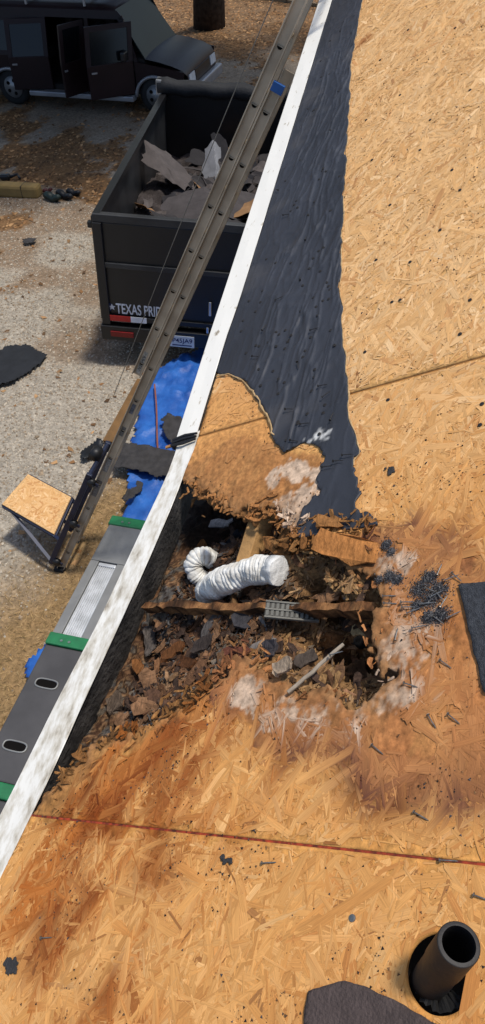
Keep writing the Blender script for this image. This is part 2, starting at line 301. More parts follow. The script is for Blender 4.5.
def sheet(name, s0, s1, u0, u1, res, sdf, hfun, cfun, thick, m, parent, w0=0.0, smooth=True, ru=None):
    ns = int((s1-s0)/res)+1; nu = int((u1-u0)/(ru or res))+1
    s, u = np.meshgrid(np.linspace(s0, s1, ns), np.linspace(u0, u1, nu))
    idx = np.arange(s.size).reshape(s.shape); f = np.stack([idx[:-1, :-1], idx[:-1, 1:], idx[1:, 1:], idx[1:, :-1]], -1).reshape(-1, 4)
    s = s.ravel(); u = u.ravel(); d = None
    if sdf is not None:
        d = sdf(s, u); f = f[d[f].mean(1) > 0]
    e = np.concatenate([f[:, [0, 1]], f[:, [1, 2]], f[:, [2, 3]], f[:, [3, 0]]]); key = np.sort(e, 1); kk = key[:, 0]*10**8+key[:, 1]
    un, inv, cnt = np.unique(kk, return_inverse=True, return_counts=True); be = e[cnt[inv] == 1]; bv = np.unique(be)
    if d is not None:
        for _ in range(2):
            q = bv[(s[bv] > s0+1e-6) & (s[bv] < s1-1e-6) & (u[bv] > u0+1e-6) & (u[bv] < u1-1e-6)]
            g = 1e-3; d0 = sdf(s[q], u[q]); gx = (sdf(s[q]+g, u[q])-sdf(s[q]-g, u[q]))/(2*g); gy = (sdf(s[q], u[q]+g)-sdf(s[q], u[q]-g))/(2*g)
            l = gx**2+gy**2+0.05; st = np.clip(d0, -res, res); s[q] -= st*gx/l; u[q] -= st*gy/l
    w = w0+hfun(s, u); c = cfun(s, u)
    used = np.unique(f); mp = np.full(s.size, -1); mp[used] = np.arange(len(used))
    top = E0+np.outer(s[used], UP)+np.outer(u[used], YV)+np.outer(w[used], RN); cc = c[used]
    mb = {v: len(used)+i for i, v in enumerate(bv)}
    low = E0+np.outer(s[bv], UP)+np.outer(u[bv], YV)+np.outer(w[bv]-thick, RN)
    side = [[mp[b], mp[a], mb[a], mb[b]] for a, b in be]
    V = np.concatenate([top, low]); cc = np.concatenate([cc, c[bv]*0.75])
    o = obj(name, V, mp[f].tolist()+side, m, parent, cc, smooth)
    return o
house = thing('house', 'house with stripped roof deck, torn black felt and rotted hole at its eave', 'house', (1.5, 1.5, float(gz(1.5))))
def eave_sd(s, u): return s-se(u)-0.001
def hole_sd(s, u):
    n = (fbm(s*22, u*22, 4, 51)-0.5)*0.075+(vn(s*95, u*40, 52)-0.5)*0.022
    return np.minimum(-(poly_sd(s, u, HOLE))+n-0.004, eave_sd(s, u))
def pipe_sd(s, u): return np.hypot(s-PIPE_C[0], u-PIPE_C[1])-0.058
def relief(s, u): return 0.0009*(fbm(s*70, u*70, 3, 61)-0.5)
def relief_rot(s, u):
    d = np.clip(-poly_sd(s, u, HOLE), 0, 1); k = np.exp(-d/0.05); mo = 0
    return relief(s, u)+k*(-0.012*fbm(s*14, u*14, 3, 62)+0.020*(fbm(s*60, u*60, 4, 63)-0.5))+np.exp(-d/0.13)*0.012*(fbm(s*45, u*30, 4, 66)-0.5)
def ocol(s, u):
    b = np.ones(s.shape+(3,))*lin((206, 158, 98)); b = b*(0.7+0.6*fbm(s*30, u*30, 4, 64))[..., None]
    return stain(s, u, b)
def ocol_rot(s, u):
    c = ocol(s, u); d = np.clip(-poly_sd(s, u, HOLE), 0, 1); f = fbm(s*40, u*40, 4, 65)
    k = np.clip(np.exp(-d/0.035)*(0.5+f), 0, 1)[..., None]
    rot = lin((136, 98, 62))*(0.45+1.2*f[..., None])
    return c*(1-k)+rot*k
TH = 0.0115
p1 = sheet('deck_panel', -0.08, 1.9, -1.2, SEAM_B-0.0025, 0.007, lambda s, u: np.minimum(pipe_sd(s, u), eave_sd(s, u)), relief, ocol, TH, M_OSBB, house)
p2 = sheet('deck_panel', -0.05, 1.45, SEAM_B+0.0025, SEAM_A-0.007, 0.0042, hole_sd, relief_rot, ocol_rot, TH, M_OSBB, house)
p3 = sheet('deck_panel', -0.05, 1.9, SEAM_A+0.004, 6.4, 0.012, lambda s, u: hole_sd(s, u), relief_rot, ocol_rot, TH, M_OSBB, house)
# old paint in the lower joint, bare wood ledge in the upper one
V = []; ss_ = np.linspace(float(se(SEAM_B))+.002, 1.9, 120)
for q in ss_: V += [rp(q, SEAM_B-.0024-.001*vn(q*60, 1, 41), -.0012), rp(q, SEAM_B+.0024+.0012*vn(q*50, 4, 42), -.0012)]
obj('joint_paint', V, [[2*i, 2*i+2, 2*i+3, 2*i+1] for i in range(119)], mat('red_edge_paint', (168, 62, 30), .8, var=.6, scale=60, col2=(70, 28, 16)), p1)
m_ = MB(); m_.box(rp(.95, SEAM_A-.0015, -.0075), UP*.93, YV*.005, RN*.003); m_.obj('joint_ledge', mat('bare_edge', (176, 124, 66), .85, var=.3, scale=30), p3)
# the rest of the slope, outside the picture
for i, (a, b, c_, d_) in enumerate(((1.903, 4.3, -1.2, SEAM_B-.0025), (1.453, 4.3, SEAM_B+.0025, SEAM_A-.004), (1.903, 4.3, SEAM_A+.004, 6.4), (0.0, 4.3, -4.0, -1.203))):
    m_ = MB(); m_.box(rp((a+b)/2, (c_+d_)/2, -TH/2), UP*(b-a)/2, YV*(d_-c_)/2, RN*TH/2); o = m_.obj('deck_panel', M_OSBB, house)
    a_ = o.data.color_attributes.new('Col', 'FLOAT_COLOR', 'POINT'); a_.data.foreach_set('color', np.tile([*lin((206, 160, 100)), 1], len(o.data.vertices)))
# the wood strands that make up the faces of the boards
def strands(name, parent, s0, s1, u0, u1, n, keep, lift=1.0, big=.020):
    s = RNG.uniform(s0, s1, n); u = RNG.uniform(u0, u1, n)
    L = np.clip(RNG.gamma(2.2, big, n), 0.012, 0.20); Wd = np.clip(L*RNG.uniform(0.05, 0.24, n), 0.0022, 0.022)
    a = RNG.normal(0.42*math.pi, 0.8, n)
    dx, dy = np.cos(a), np.sin(a)
    prof = [(-.5, 0.05), (-.42, -.5), (.38, -.5), (.5, -.1), (.43, .5), (-.38, .5)]
    P = np.zeros((n, 6, 2)); UV = np.zeros((n, 6, 2)); ok = np.ones(n, bool)
    for j, (a_, b_) in enumerate(prof):
        t = a_*L*RNG.uniform(0.8, 1.15, n); q = b_*Wd*RNG.uniform(0.6, 1.25, n)
        P[:, j, 0] = s+t*dx-q*dy; P[:, j, 1] = u+t*dy+q*dx; UV[:, j, 0] = t+RNG.random(1)*0; UV[:, j, 1] = q
        ok &= (P[:, j, 0] > s0) & (P[:, j, 0] < s1) & (P[:, j, 1] > u0+0.001) & (P[:, j, 1] < u1-0.001)
        if keep is not None: ok &= keep(P[:, j, 0], P[:, j, 1])
    for k in (-.35, -.2, 0, .2, .35):
        if keep is not None: ok &= keep(s+k*L*dx, u+k*L*dy)
    UV += RNG.uniform(0, 50, (n, 1, 2))
    w = RNG.uniform(0.0006, 0.0019, n)*lift
    tilt = RNG.normal(0, 0.0003, (n, 6))
    col = PAL[RNG.choice(len(PAL), n, p=[.13,.15,.16,.14,.09,.13,.04,.12,.04])]*RNG.uniform(0.84, 1.1, n)[:, None]
    odd = (RNG.random(n) < 0.016) & (L < .075); col[odd] *= np.array([0.55, 0.48, 0.46])
    P, UV, w, col, tilt = P[ok], UV[ok], w[ok], col[ok], tilt[ok]; n = len(P)
    col = stain(P[..., 0].ravel(), P[..., 1].ravel(), np.repeat(col, 6, 0))
    V = E0+P[..., 0:1]*UP+P[..., 1:2]*YV+(w[:, None]+tilt)[..., None]*RN
    o = obj(name, V.reshape(-1, 3), (np.arange(n)*6)[:, None]+np.arange(6)[None], M_OSB, parent, col, False, UV.reshape(-1, 2))
    tag(o, kind='stuff')
def dry(s, u): d1, d2, d3 = wet(s, u); k = vn(s*23, u*23, 72); return np.maximum(np.maximum(d1-9*(k > .30), d2-9*(k > .72)), d3-.02-9*(k > .45)) < .004
def far_hole(dm): return lambda s, u: (-(poly_sd(s, u, HOLE)) > dm+0.11*vn(s*16, u*16, 71)**2) & dry(s, u) & (s > se(u))
strands('wood_strands', p1, -.05, 1.6, -0.4, SEAM_B-0.0025, 15000, lambda s, u: (pipe_sd(s, u) > 0.0) & (s > se(u)), big=.025)
strands('wood_strands', p2, -.05, 1.44, SEAM_B+0.0025, SEAM_A-0.004, 21000, far_hole(0.012), big=.024)
strands('wood_strands', p3, -.05, 1.7, SEAM_A+0.004, 5.8, 60000, far_hole(0.02), big=.022)

# the lower plies hang on ragged below the broken edge
def ply_sd(s, u):
    d = -poly_sd(s, u, HOLE); n = (fbm(s*15, u*15, 4, 151)-0.5)*0.15+(vn(s*70, u*30, 152)-.5)*.03
    return np.minimum(np.minimum(d+.020+n-.075*sst(.62, .82, s)*sst(1.12, 1.0, u), .10-d), s-se(u)-.02)
def ply_h(s, u):
    d = np.clip(poly_sd(s, u, HOLE), 0, 1); return -.28*d-.012*fbm(s*20, u*20, 3, 153)+.008*(vn(s*90, u*40, 154)-.5)
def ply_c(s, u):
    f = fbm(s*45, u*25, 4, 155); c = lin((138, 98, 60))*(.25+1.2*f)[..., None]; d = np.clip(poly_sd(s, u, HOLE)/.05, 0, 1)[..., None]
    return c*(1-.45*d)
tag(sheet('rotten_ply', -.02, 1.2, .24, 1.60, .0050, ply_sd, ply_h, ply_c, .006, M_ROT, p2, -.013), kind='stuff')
# torn felt underlayment
def felt_sd(s, u): return np.minimum(poly_sd(s, u, FELT)+(fbm(s*16, u*16, 4, 81)-0.5)*(0.026+.11*sst(1.42, 1.2, u)), s-se(u)+.004)
def felt_h(s, u):
    cx = 0.32+0.16*sst(3.6, 1.7, u); mid = .25+.75*sst(.24, .10, np.abs(s-cx))
    wx = s+.05*(fbm(s*4, u*4, 3, 79)-.5); wy = u+.08*(fbm(s*5, u*5, 3, 78)-.5)
    a1 = 1-np.abs(2*fbm(wx*17, wy*2.2, 2, 82)-1); a2 = 1-np.abs(2*fbm(wx*34+3, wy*4.0, 2, 83)-1); a3 = 1-np.abs(2*fbm(wx*5, wy*9, 2, 74)-1)
    return mid*(0.0065*a1**16+0.0040*a2**12+0.0045*a3**22)+.0022*(1-np.abs(2*fbm(s*26, u*11, 2, 73)-1))**8+.0025*fbm(s*5, u*3, 3, 85)
def felt_c(s, u):
    c = np.ones(s.shape+(3,))*lin((46, 48, 54)); c = c*(0.65+0.7*fbm(s*7, u*4, 4, 86))[..., None]
    d = sst(.58, .75, fbm(s*6+9, u*6, 4, 87))[..., None]*0.12; c = c*(1-d)+lin((110, 104, 98))*d
    wsp = np.hypot(s-rpx(315, 440)[0], (u-rpx(315, 440)[1])*1.4)/0.05+2*(fbm(s*30, u*60, 3, 88)-.5)
    k = sst(1.1, 0.4, wsp)[..., None]*sst(.42, .6, fbm(s*60, u*40, 3, 89))[..., None]
    return c*(1-k)+lin((200, 198, 192))*k
felt = sheet('felt_underlayment', -0.05, 1.02, 1.05, 5.6, 0.0036, felt_sd, felt_h, felt_c, 0.003, M_FELT, house, 0.004, ru=.009)
# the torn edge of the felt shows its pale backing
m_ = MB(); edge = [(216,376),(228,374),(243,380),(258,398),(268,418),(276,440)]
pts = []
for (a, b) in zip(edge[:-1], edge[1:]):
    for t in np.linspace(0, 1, 7)[:-1]:
        q = rpx(a[0]+(b[0]-a[0])*t, a[1]+(b[1]-a[1])*t, .006); j = RNG.normal(0, .0025, 2); pts.append(rp(q[0]+j[0], q[1]+j[1], 0.006+abs(j[0])))
m_.tube(pts, [0.0015+0.003*RNG.random() for _ in pts], 6); m_.obj('torn_edge', mat('torn_backing', (190, 158, 112), 0.9, var=.4, scale=60), felt)
# light torn fibre along the right tear
m_ = MB(); pts = []
edge = [(366,-8),(360,14),(352,60),(350,98),(346,150),(344,196),(341,250),(340,292),(343,330),(345,356),(349,400),(352,430),(357,470)]
for (a, b) in zip(edge[:-1], edge[1:]):
    for t in np.linspace(0, 1, 9)[:-1]:
        x_, y_ = a[0]+(b[0]-a[0])*t, a[1]+(b[1]-a[1])*t; q = rpx(x_, y_, .004)
        for k in range(3):                                  # slide out to the ragged line
            e_ = felt_sd(np.array([q[0]]), np.array([q[1]]))[0]; q = q+np.array([e_*0.8, 0])
        pts.append(rp(q[0]+.002, q[1], .005))
m_.tube(pts, [0.001+0.003*RNG.random()**2 for _ in pts], 6); m_.obj('torn_edge', MATS['torn_backing'], felt)

# eave flashing: two lengths of white drip edge
def drip_mat(name, dirt):
    m = bpy.data.materials.new(name); m.use_nodes = True; t = m.node_tree; b = t.nodes['Principled BSDF']
    tc = t.nodes.new('ShaderNodeTexCoord'); n1 = t.nodes.new('ShaderNodeTexNoise'); n1.inputs['Scale'].default_value = 20; n1.inputs['Detail'].default_value = 12; n1.inputs['Roughness'].default_value = 0.63
    mp = t.nodes.new('ShaderNodeMapping'); mp.inputs['Scale'].default_value = (1.7, 0.7, 1.7)
    t.links.new(tc.outputs['Object'], mp.inputs['Vector']); t.links.new(mp.outputs[0], n1.inputs['Vector'])
    r = t.nodes.new('ShaderNodeValToRGB'); e = r.color_ramp.elements
    e[0].position = 0.29+0.0*dirt; e[0].color = (*lin((136, 125, 108)), 1); e[1].position = 0.40+0.18*dirt; e[1].color = (*lin((224, 220, 210)), 1)
    k = e.new(0.36+0.06*dirt); k.color = (*lin((194, 186, 170)), 1)
    t.links.new(n1.outputs['Fac'], r.inputs['Fac']); t.links.new(r.outputs['Color'], b.inputs['Base Color'])
    b.inputs['Roughness'].default_value = 0.5; b.inputs['Specular IOR Level'].default_value = 0.35
    return m
def drip(u0, u1, mt, label, lift=0.0):
    n = 70; V = []; F = []
    for i in range(n+1):
        u = u0+(u1-u0)*i/n; j = 0.001*math.sin(u*9.1)+0.001*math.sin(u*23); s1 = float(se(u))+.002; s0 = float(so(u)); b0 = 0.0015*math.sin(u*13)
        prof = [(s1, -.001+lift), (s1+j, .0012+lift), ((s0+s1)/2, .003+lift+b0), (s0+.003, .0045+lift), (s0-.002, .001+lift), (s0-.003, -.004+lift), (s0+.020, -.056), (s0+.012, -.062), (s0+.018, -.056), (s0+.001, -.003+lift)]
        V += [rp(a, u, b) for a, b in prof]
    k = len(prof)
    for i in range(n): F += [[i*k+a, i*k+a+1, (i+1)*k+a+1, (i+1)*k+a] for a in range(k-1)]
    F += [list(range(k))[::-1], [n*k+a for a in range(k)]]
    o = obj('drip_edge', V, F, mt, house); o['label'] = label
drip(-4.0, 1.56, drip_mat('grimy_white_paint', 1.0), 'grimy weathered length of white metal drip edge')
drip(1.53, 6.4, drip_mat('white_paint', -0.1), 'clean white length of metal drip edge', 0.010)
# black tar and wire at the splice
m_ = MB()
for k in range(3):
    uu = 1.515+.012*k; t0 = rp(se(uu)+.004, uu, 0.012); t1 = rp(so(uu)-.006, uu-.006, 0.016); mid = rp((se(uu)+so(uu))/2, uu+RNG.normal(0, .005), .017)
    m_.tube([t0, mid, t1, rp(so(uu)-.008, uu-.006, -.02)], [0.004, 0.006, 0.006, .003], 7)
m_.obj('splice_wrap', mat('black_tar', (24, 24, 28), 0.6), house)

# fascia, soffit, rafters
fu = np.linspace(-4.0, 6.35, 240); V = []; F = []
for i, u in enumerate(fu):
    jag = (0.010*vn(u*40, 0, 91)+0.014*vn(u*11, 3, 92))*float(sst(.25, .4, u)*sst(1.6, 1.5, u)); p0 = rp(se(u)-.012, u, -.010); xx = p0[0]
    V += [(xx-.030, u, p0[2]-.17), (xx, u, p0[2]-.17), (xx+0.003*vn(u*30, 5, 93), u, p0[2]-jag), (xx-.030, u, p0[2]-jag-.016)]
for i in range(len(fu)-1):
    for a in range(4): F.append([i*4+a, i*4+(a+1) % 4, (i+1)*4+(a+1) % 4, (i+1)*4+a])
F += [[3, 2, 1, 0], [(len(fu)-1)*4+a for a in range(4)]]
o = obj('fascia_board', V, F, mat('weathered_fascia', (78, 74, 70), 0.9, var=0.5, scale=9, bump=0.9, bscale=50, col2=(34, 31, 29)), house); o['label'] = 'dark weathered fascia board behind the white edge'
M_SOF = mat('soffit_board', (70, 58, 46), 0.9, var=.4, scale=10, bump=.4)
m_ = MB(); m_.box((-0.575, 1.2, E0[2]-0.186), (0.21, 0, 0), (0, 5.2, 0), (0, 0, 0.006)); m_.obj('soffit', M_SOF, house)
M_BRICK = mat('house_siding', (176, 160, 138), 0.85, var=0.2, scale=6, bump=.3)
for k in range(22):
    z0 = -1.0+k*0.235
    if z0+0.23 > 4.03: break
    m_ = MB(); m_.box((-0.352, 1.2, z0+0.115), (0.014, 0, 0.004), (0, 5.2, 0), (-.004, 0, 0.119)); m_.obj('siding_board', M_BRICK, house)
m_ = MB(); m_.box((1.35, 1.2, 1.6), (1.68, 0, 0), (0, 5.19, 0), (0, 0, 2.42)); m_.obj('wall', M_BRICK, house)
M_RAF = mat('old_rafter', (112, 76, 46), 0.9, var=0.5, scale=9, bump=1.0, bscale=60, col2=(52, 35, 22))
RAF_U = rpx(260, 603, -0.03)[1]
def rafter(u, w_top, ragged, s0=0.02, s1=4.2, skew=0.0):
    n = 50 if ragged else 2; V = []; F = []; dp = .05 if ragged else .13; hw_ = .012 if ragged else .019
    ss = np.concatenate([np.linspace(s0, 1.1, n), [s1]]) if not ragged else np.linspace(s0, s1, n)
    u_ = u
    for s in ss:
        u = u_+skew*(s-s0)
        j = (-0.026*vn(s*18, u*3, 95)-0.014*vn(s*70, u, 96)) if ragged else 0; k = 0.014*(vn(s*40, 9, 97)-.5) if ragged else 0
        V += [rp(s, u-hw_+k, w_top-dp), rp(s, u+hw_, w_top-dp), rp(s, u+hw_, w_top+j), rp(s, u-hw_+k, w_top+j*0.6)]
    for i in range(len(ss)-1):
        for a in range(4): F.append([i*4+a, i*4+(a+1) % 4, (i+1)*4+(a+1) % 4, (i+1)*4+a])
    F += [[3, 2, 1, 0], [(len(ss)-1)*4+a for a in range(4)]]
    if ragged:
        cv = np.array([lin((112, 76, 48)), lin((70, 48, 32)), lin((140, 100, 64)), lin((58, 42, 30))])[RNG.integers(0, 4, len(V))]*RNG.uniform(.7, 1.2, len(V))[:, None]
        return obj('rafter', V, F, M_ROT, house, cv)
    return obj('rafter', V, F, M_RAF, house)
_a, _b = rpx(140, 602, -.03), rpx(374, 606, -.03); r0 = rafter(_a[1], -0.022, True, _a[0], _b[0], (_b[1]-_a[1])/(_b[0]-_a[0])); r0['label'] = 'rotted brown rafter crossing the hole'
for k in (-3, -2, -1, 2, 3, 4, 5, 6, 7, 8): rafter(RAF_U+k*0.61, -TH-0.003, False)
# pale blocking under the torn board
a_ = rp(*rpx(270, 505, -0.07), -0.07); b_ = rp(*rpx(249, 575, -0.10), -0.10)
m_ = MB(); m_.bar(a_, b_, 0.045, 0.09, UP); o = m_.obj('blocking', mat('pale_pine', (186, 142, 88), 0.85, var=.35, scale=12, bump=.5, bscale=60), house, bevel=.003); o['label'] = 'short pale pine block under the torn board'

# ------------------------------------------------------------------ what fills the hole
CTRL = [((100,720),-.125),((150,650),-.15),((120,690),-.14),((85,750),-.10),((200,640),-.13),((205,510),-.30),((245,525),-.30),((200,600),-.145),((170,600),-.12),((170,618),-.085),((220,615),-.075),((270,612),-.07),((310,612),-.075),((250,640),-.06),((300,655),-.045),((330,575),-.03),((350,580),-.02),((310,560),-.03),((290,575),-.06),((300,590),-.05),((365,680),-.30),((350,640),-.24),((355,625),-.26),((325,628),-.11),((290,685),-.012),((262,660),-.025),((232,655),-.07),((376,688),-.24),((338,662),-.17),((200,690),-.06),((150,715),-.07),((240,600),-.13),((330,690),-.04)]
CTRL += [((x_, y_), -.185) for x_, y_ in ((182,500),(163,545),(140,595),(112,655),(90,705),(78,735))]
CP = np.array([[*rpx(x, y, w), w] for (x, y), w in CTRL])
def bed_w(s, u):
    s = np.asarray(s, float); u = np.asarray(u, float)
    d2 = (s[..., None]-CP[:, 0])**2+(u[..., None]-CP[:, 1])**2+1e-4; k = 1/d2**1.6
    return (k*CP[:, 2]).sum(-1)/k.sum(-1)
def bed_h(s, u): return bed_w(s, u)+0.030*(fbm(s*26, u*26, 5, 101)-0.5)+0.016*(vn(s*80, u*45, 102)-.5)
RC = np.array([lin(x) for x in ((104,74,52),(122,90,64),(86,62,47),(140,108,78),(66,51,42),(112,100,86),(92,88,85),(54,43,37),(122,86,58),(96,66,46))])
def light_mix(s, u):                                        # collapsed sheathing on the right is paler than the old rot
    return sst(0.50, 0.72, np.asarray(s)+0.25*(fbm(np.asarray(s)*8, np.asarray(u)*8, 3, 103)-.5))
def bed_c(s, u):
    f = fbm(s*34, u*34, 5, 104); i = np.clip((f*14-3).astype(int), 0, len(RC)-1)
    deep = sst(-.15, -.24, bed_w(s, u)); i = np.where(deep > .5, 7, i)  # deep pockets take the darkest brown, shade put into the colour
    c = RC[i]*(0.35+0.8*fbm(s*80, u*80, 3, 105))[..., None]; k = light_mix(s, u)[..., None]
    return c*(1-0.5*k)+lin((182, 138, 88))*(0.5+0.7*f[..., None])*0.5*k
def bed_sd(s, u): return poly_sd(s, u, HOLE)+0.07
sheet_bed = sheet('rotten_wood_bed', 0.0, 1.16, 0.22, 1.50, 0.0055, bed_sd, lambda s, u: bed_h(s, u), bed_c, 0.05, M_ROT, None)
tag(sheet_bed, 'bed of crumbled rotten wood filling the eave hole', 'rotten wood', kind='stuff')
def chip_mesh(L, w, t, rough=.25, n=7):                      # a splinter: ragged ends, fairly straight sides
    k = 3 if n < 8 else 5; xs = np.linspace(-.38, .38, k)
    side1 = [(x*L, w/2*(1+RNG.normal(0, rough))) for x in xs]; side2 = [(x*L, -w/2*(1+RNG.normal(0, rough))) for x in xs[::-1]]
    e1 = [(L*RNG.uniform(.36, .56), w*q) for q in (.28, -.05, -.33)[:(3 if n >= 8 else 2)]]; e0 = [(-L*RNG.uniform(.36, .56), w*q) for q in (-.28, .05, .33)[:(3 if n >= 8 else 2)]]
    p = np.array(side1+e1+side2+e0); m = len(p); z = RNG.normal(0, t*.25, m)+.10*L*(p[:, 0]/(L/2))**2*RNG.uniform(-.5, 1)
    V = np.concatenate([np.c_[p, z+t/2], np.c_[p*.95, z-t/2]])
    return V, [list(range(m))[::-1], [i+m for i in range(m)]]+[[i, (i+1) % m, (i+1) % m+m, i+m] for i in range(m)]
def frame_at(s, u, tiltmax):
    nn = Vector(RN)+Vector((RNG.normal(0, tiltmax), RNG.normal(0, tiltmax), 0)); nn.normalize()
    q = nn.to_track_quat('Z', 'Y').to_matrix().to_4x4() @ Matrix.Rotation(RNG.uniform(0, 6.28), 4, 'Z')
    return q
_ps, _pu = RNG.uniform(-.02, 1.1, 60000), RNG.uniform(.25, 1.55, 60000); _pd = poly_sd(_ps, _pu, HOLE); _pd = np.minimum(_pd, _ps-se(_pu)-.045); _ph = bed_h(_ps, _pu); _pd = np.where((_ph < -.20) & (RNG.random(60000) > .18), -1, _pd)
POOL = {}
def rand_hole(margin=0.01):
    if margin not in POOL: POOL[margin] = iter(np.nonzero(_pd > margin)[0])
    i = next(POOL[margin]); return _ps[i], _pu[i], _ph[i]
# small crumbs
V = []; F = []; Cc = []; nv = 0
for i in range(6000):
    s, u, hh = rand_hole(-0.015); L = RNG.gamma(1.6, .010)+.005
    v, f = chip_mesh(L, L*RNG.uniform(.06, .30), RNG.uniform(.001, .0035), .3, 5)
    q = np.array(frame_at(s, u, .28))[:3, :3]; p = rp(s, u, hh+.005)
    V.append(v@q.T+p); F += [[a+nv for a in g] for g in f]; nv += len(v)
    c = RC[RNG.integers(0, len(RC))]*RNG.uniform(.5, 1.3); k = light_mix(s, u)*RNG.random(); c = c*(1-k)+lin((196, 152, 100))*RNG.uniform(.6, 1.1)*k
    Cc.append(np.tile(c, (len(v), 1)))
tag(obj('wood_crumbs', np.concatenate(V), F, M_ROT, None, np.concatenate(Cc)), 'small splinters and crumbs of rotten wood in the hole', 'wood crumbs', kind='stuff')
# pieces one can pick out
CHUNKS = [
 # px, length, width, thick, angle of length in the picture, colour, label
 ((212,635),.13,.055,.010,60,(88,82,78),'grey weathered wood slab lying near the fascia under the rafter'),
 ((208,648),.07,.04,.008,30,(60,52,48),'dark wood chip beside the grey slab'),
 ((150,640),.10,.04,.008,65,(96,88,82),'long grey splinter lying against the fascia inside the hole'),
 ((117,705),.07,.05,.012,75,(96,82,70),'flat grey-brown chip at the lower end of the hole'),
 ((247,622),.075,.05,.010,80,(60,58,60),'dark grey chip standing below the rafter near the white hose'),
 ((265,650),.08,.03,.010,40,(110,104,100),'pale grey splinter left of the long stick'),
 ((275,655),.05,.045,.009,90,(64,60,62),'dark grey shingle chip among pale rotten sheathing'),
 ((345,549),.20,.06,.010,-18,(168,112,62),'large rust-orange slab of peeled sheathing over the hole'),
 ((330,523),.08,.03,.008,-10,(150,104,60),'brown peeled strip at the foot of the black felt'),
 ((320,590),.16,.035,.012,6,(146,100,58),'brown splintered strip lying along the rafter'),
 ((230,540),.09,.025,.006,10,(34,34,38),'black plastic scrap in the dark upper corner of the hole'),
 ((222,525),.10,.03,.005,-12,(50,54,62),'shiny dark felt scrap in the dark upper corner of the hole'),
 ((195,540),.05,.03,.008,30,(120,84,50),'brown chip just above the white hose'),
 ((175,655),.09,.035,.009,25,(104,66,38),'reddish brown chip in the middle of the debris'),
 ((190,665),.10,.03,.009,150,(86,54,32),'dark brown splinter in the middle of the debris'),
 ((140,668),.06,.03,.008,100,(128,84,48),'tan chip between two grey splinters'),
 ((285,668),.06,.03,.010,10,(150,132,112),'pale chip beside the lower end of the stick'),
 ((318,668),.06,.03,.010,110,(80,70,62),'dark wedge under the long stick'),
 ((355,672),.07,.06,.020,45,(84,64,46),'ragged dark root-like clump inside the deep pocket'),
 ((372,640),.05,.035,.010,60,(196,166,120),'pale chip on the right lip of the pocket'),
 ((305,615),.06,.03,.008,15,(166,124,78),'tan chip behind the grey vent strip'),
 ((238,612),.10,.014,.010,100,(110,82,54),'thin upright lath below the rafter'),
]
for (px, L, w, t, ang, col, lab) in CHUNKS:
    w0 = bed_w(*[np.array([k]) for k in rpx(*px, -.08)])[0]; s, u = rpx(*px, w0); w0 = bed_h(np.array([s]), np.array([u]))[0]
    if poly_sd(np.array([s]), np.array([u]), HOLE)[0] < .03: s, u = rpx(*px, .01); w0 = .002
    v, f = chip_mesh(L, w, t, .14, 11)
    d2 = rpx(px[0]+10*math.cos(math.radians(ang)), px[1]-10*math.sin(math.radians(ang)), w0)-np.array([s, u]); d2 /= np.linalg.norm(d2)
    ex = UP*d2[0]+YV*d2[1]; nn = RN+RNG.normal(0, .16, 3); nn /= np.linalg.norm(nn); ey = np.cross(nn, ex); ey /= np.linalg.norm(ey); ex = np.cross(ey, nn)
    p = rp(s, u, w0+.012+t/2); c = lin(col)
    cc = c*(0.8+0.4*RNG.random((len(v), 1)))
    o = obj('wood_slab', v[:, :1]*ex+v[:, 1:2]*ey+v[:, 2:]*nn+p, f, M_ROT, None, cc, origin=p); tag(o, lab, 'wood scrap', 'scraps lying in the eave hole')
protos = []
for k in range(14):
    L = RNG.uniform(.03, .13); v, f = chip_mesh(L, min(.045, L*RNG.uniform(.14, .5)), RNG.uniform(.002, .006), .22, 8)
    c = RC[RNG.integers(0, 5)]*RNG.uniform(.7, 1.2)
    protos.append(obj('wood_chip', v, f, M_ROT, None, c*(.75+.5*RNG.random((len(v), 1)))))
for i in range(150):
    s, u, hh = rand_hole(.02)
    o = protos[i] if i < 14 else protos[RNG.integers(0, 14)].copy()
    if i >= 14: C.objects.link(o)
    o.matrix_world = Matrix.Translation(Vector(rp(s, u, hh+.006))) @ frame_at(s, u, .15)
    tag(o, 'small ragged brown wood chip loose in the eave hole', 'wood chip', 'brown chips loose in the eave hole')
# ragged fibres round the rim
V = []; F = []; Cc = []; nv = 0
for i in range(800):
    k = RNG.integers(0, len(HOLE)-4); t = RNG.random(); p2_ = HOLE[k]*(1-t)+HOLE[k+1]*t+RNG.normal(0, .018, 2)
    if p2_[0] < se(p2_[1])+0.02 or (p2_[0] > .72 and RNG.random() < .85): continue
    L = RNG.gamma(3, .006)+.006; v, f = chip_mesh(L, L*RNG.uniform(.10, .35), RNG.uniform(.0012, .004), .3, 5)
    q = np.array(frame_at(p2_[0], p2_[1], .3))[:3, :3]; V.append(v@q.T+rp(p2_[0], p2_[1], RNG.uniform(-.012, .004))); F += [[a+nv for a in g] for g in f]; nv += len(v)
    if i % 4 == 0: p2_ = rpx(RNG.uniform(296, 372), RNG.uniform(512, 552), .01); V[-1] = v@q.T+rp(p2_[0], p2_[1], RNG.uniform(.002, .014))
    Cc.append(np.tile(stain(np.array([p2_[0]]), np.array([p2_[1]]), np.array([lin((168, 128, 86))*RNG.uniform(.4, 1.1)]))[0], (len(v), 1)))
o = obj('rim_fibres', np.concatenate(V), F, M_ROT, p2, np.concatenate(Cc)); tag(o, kind='stuff')

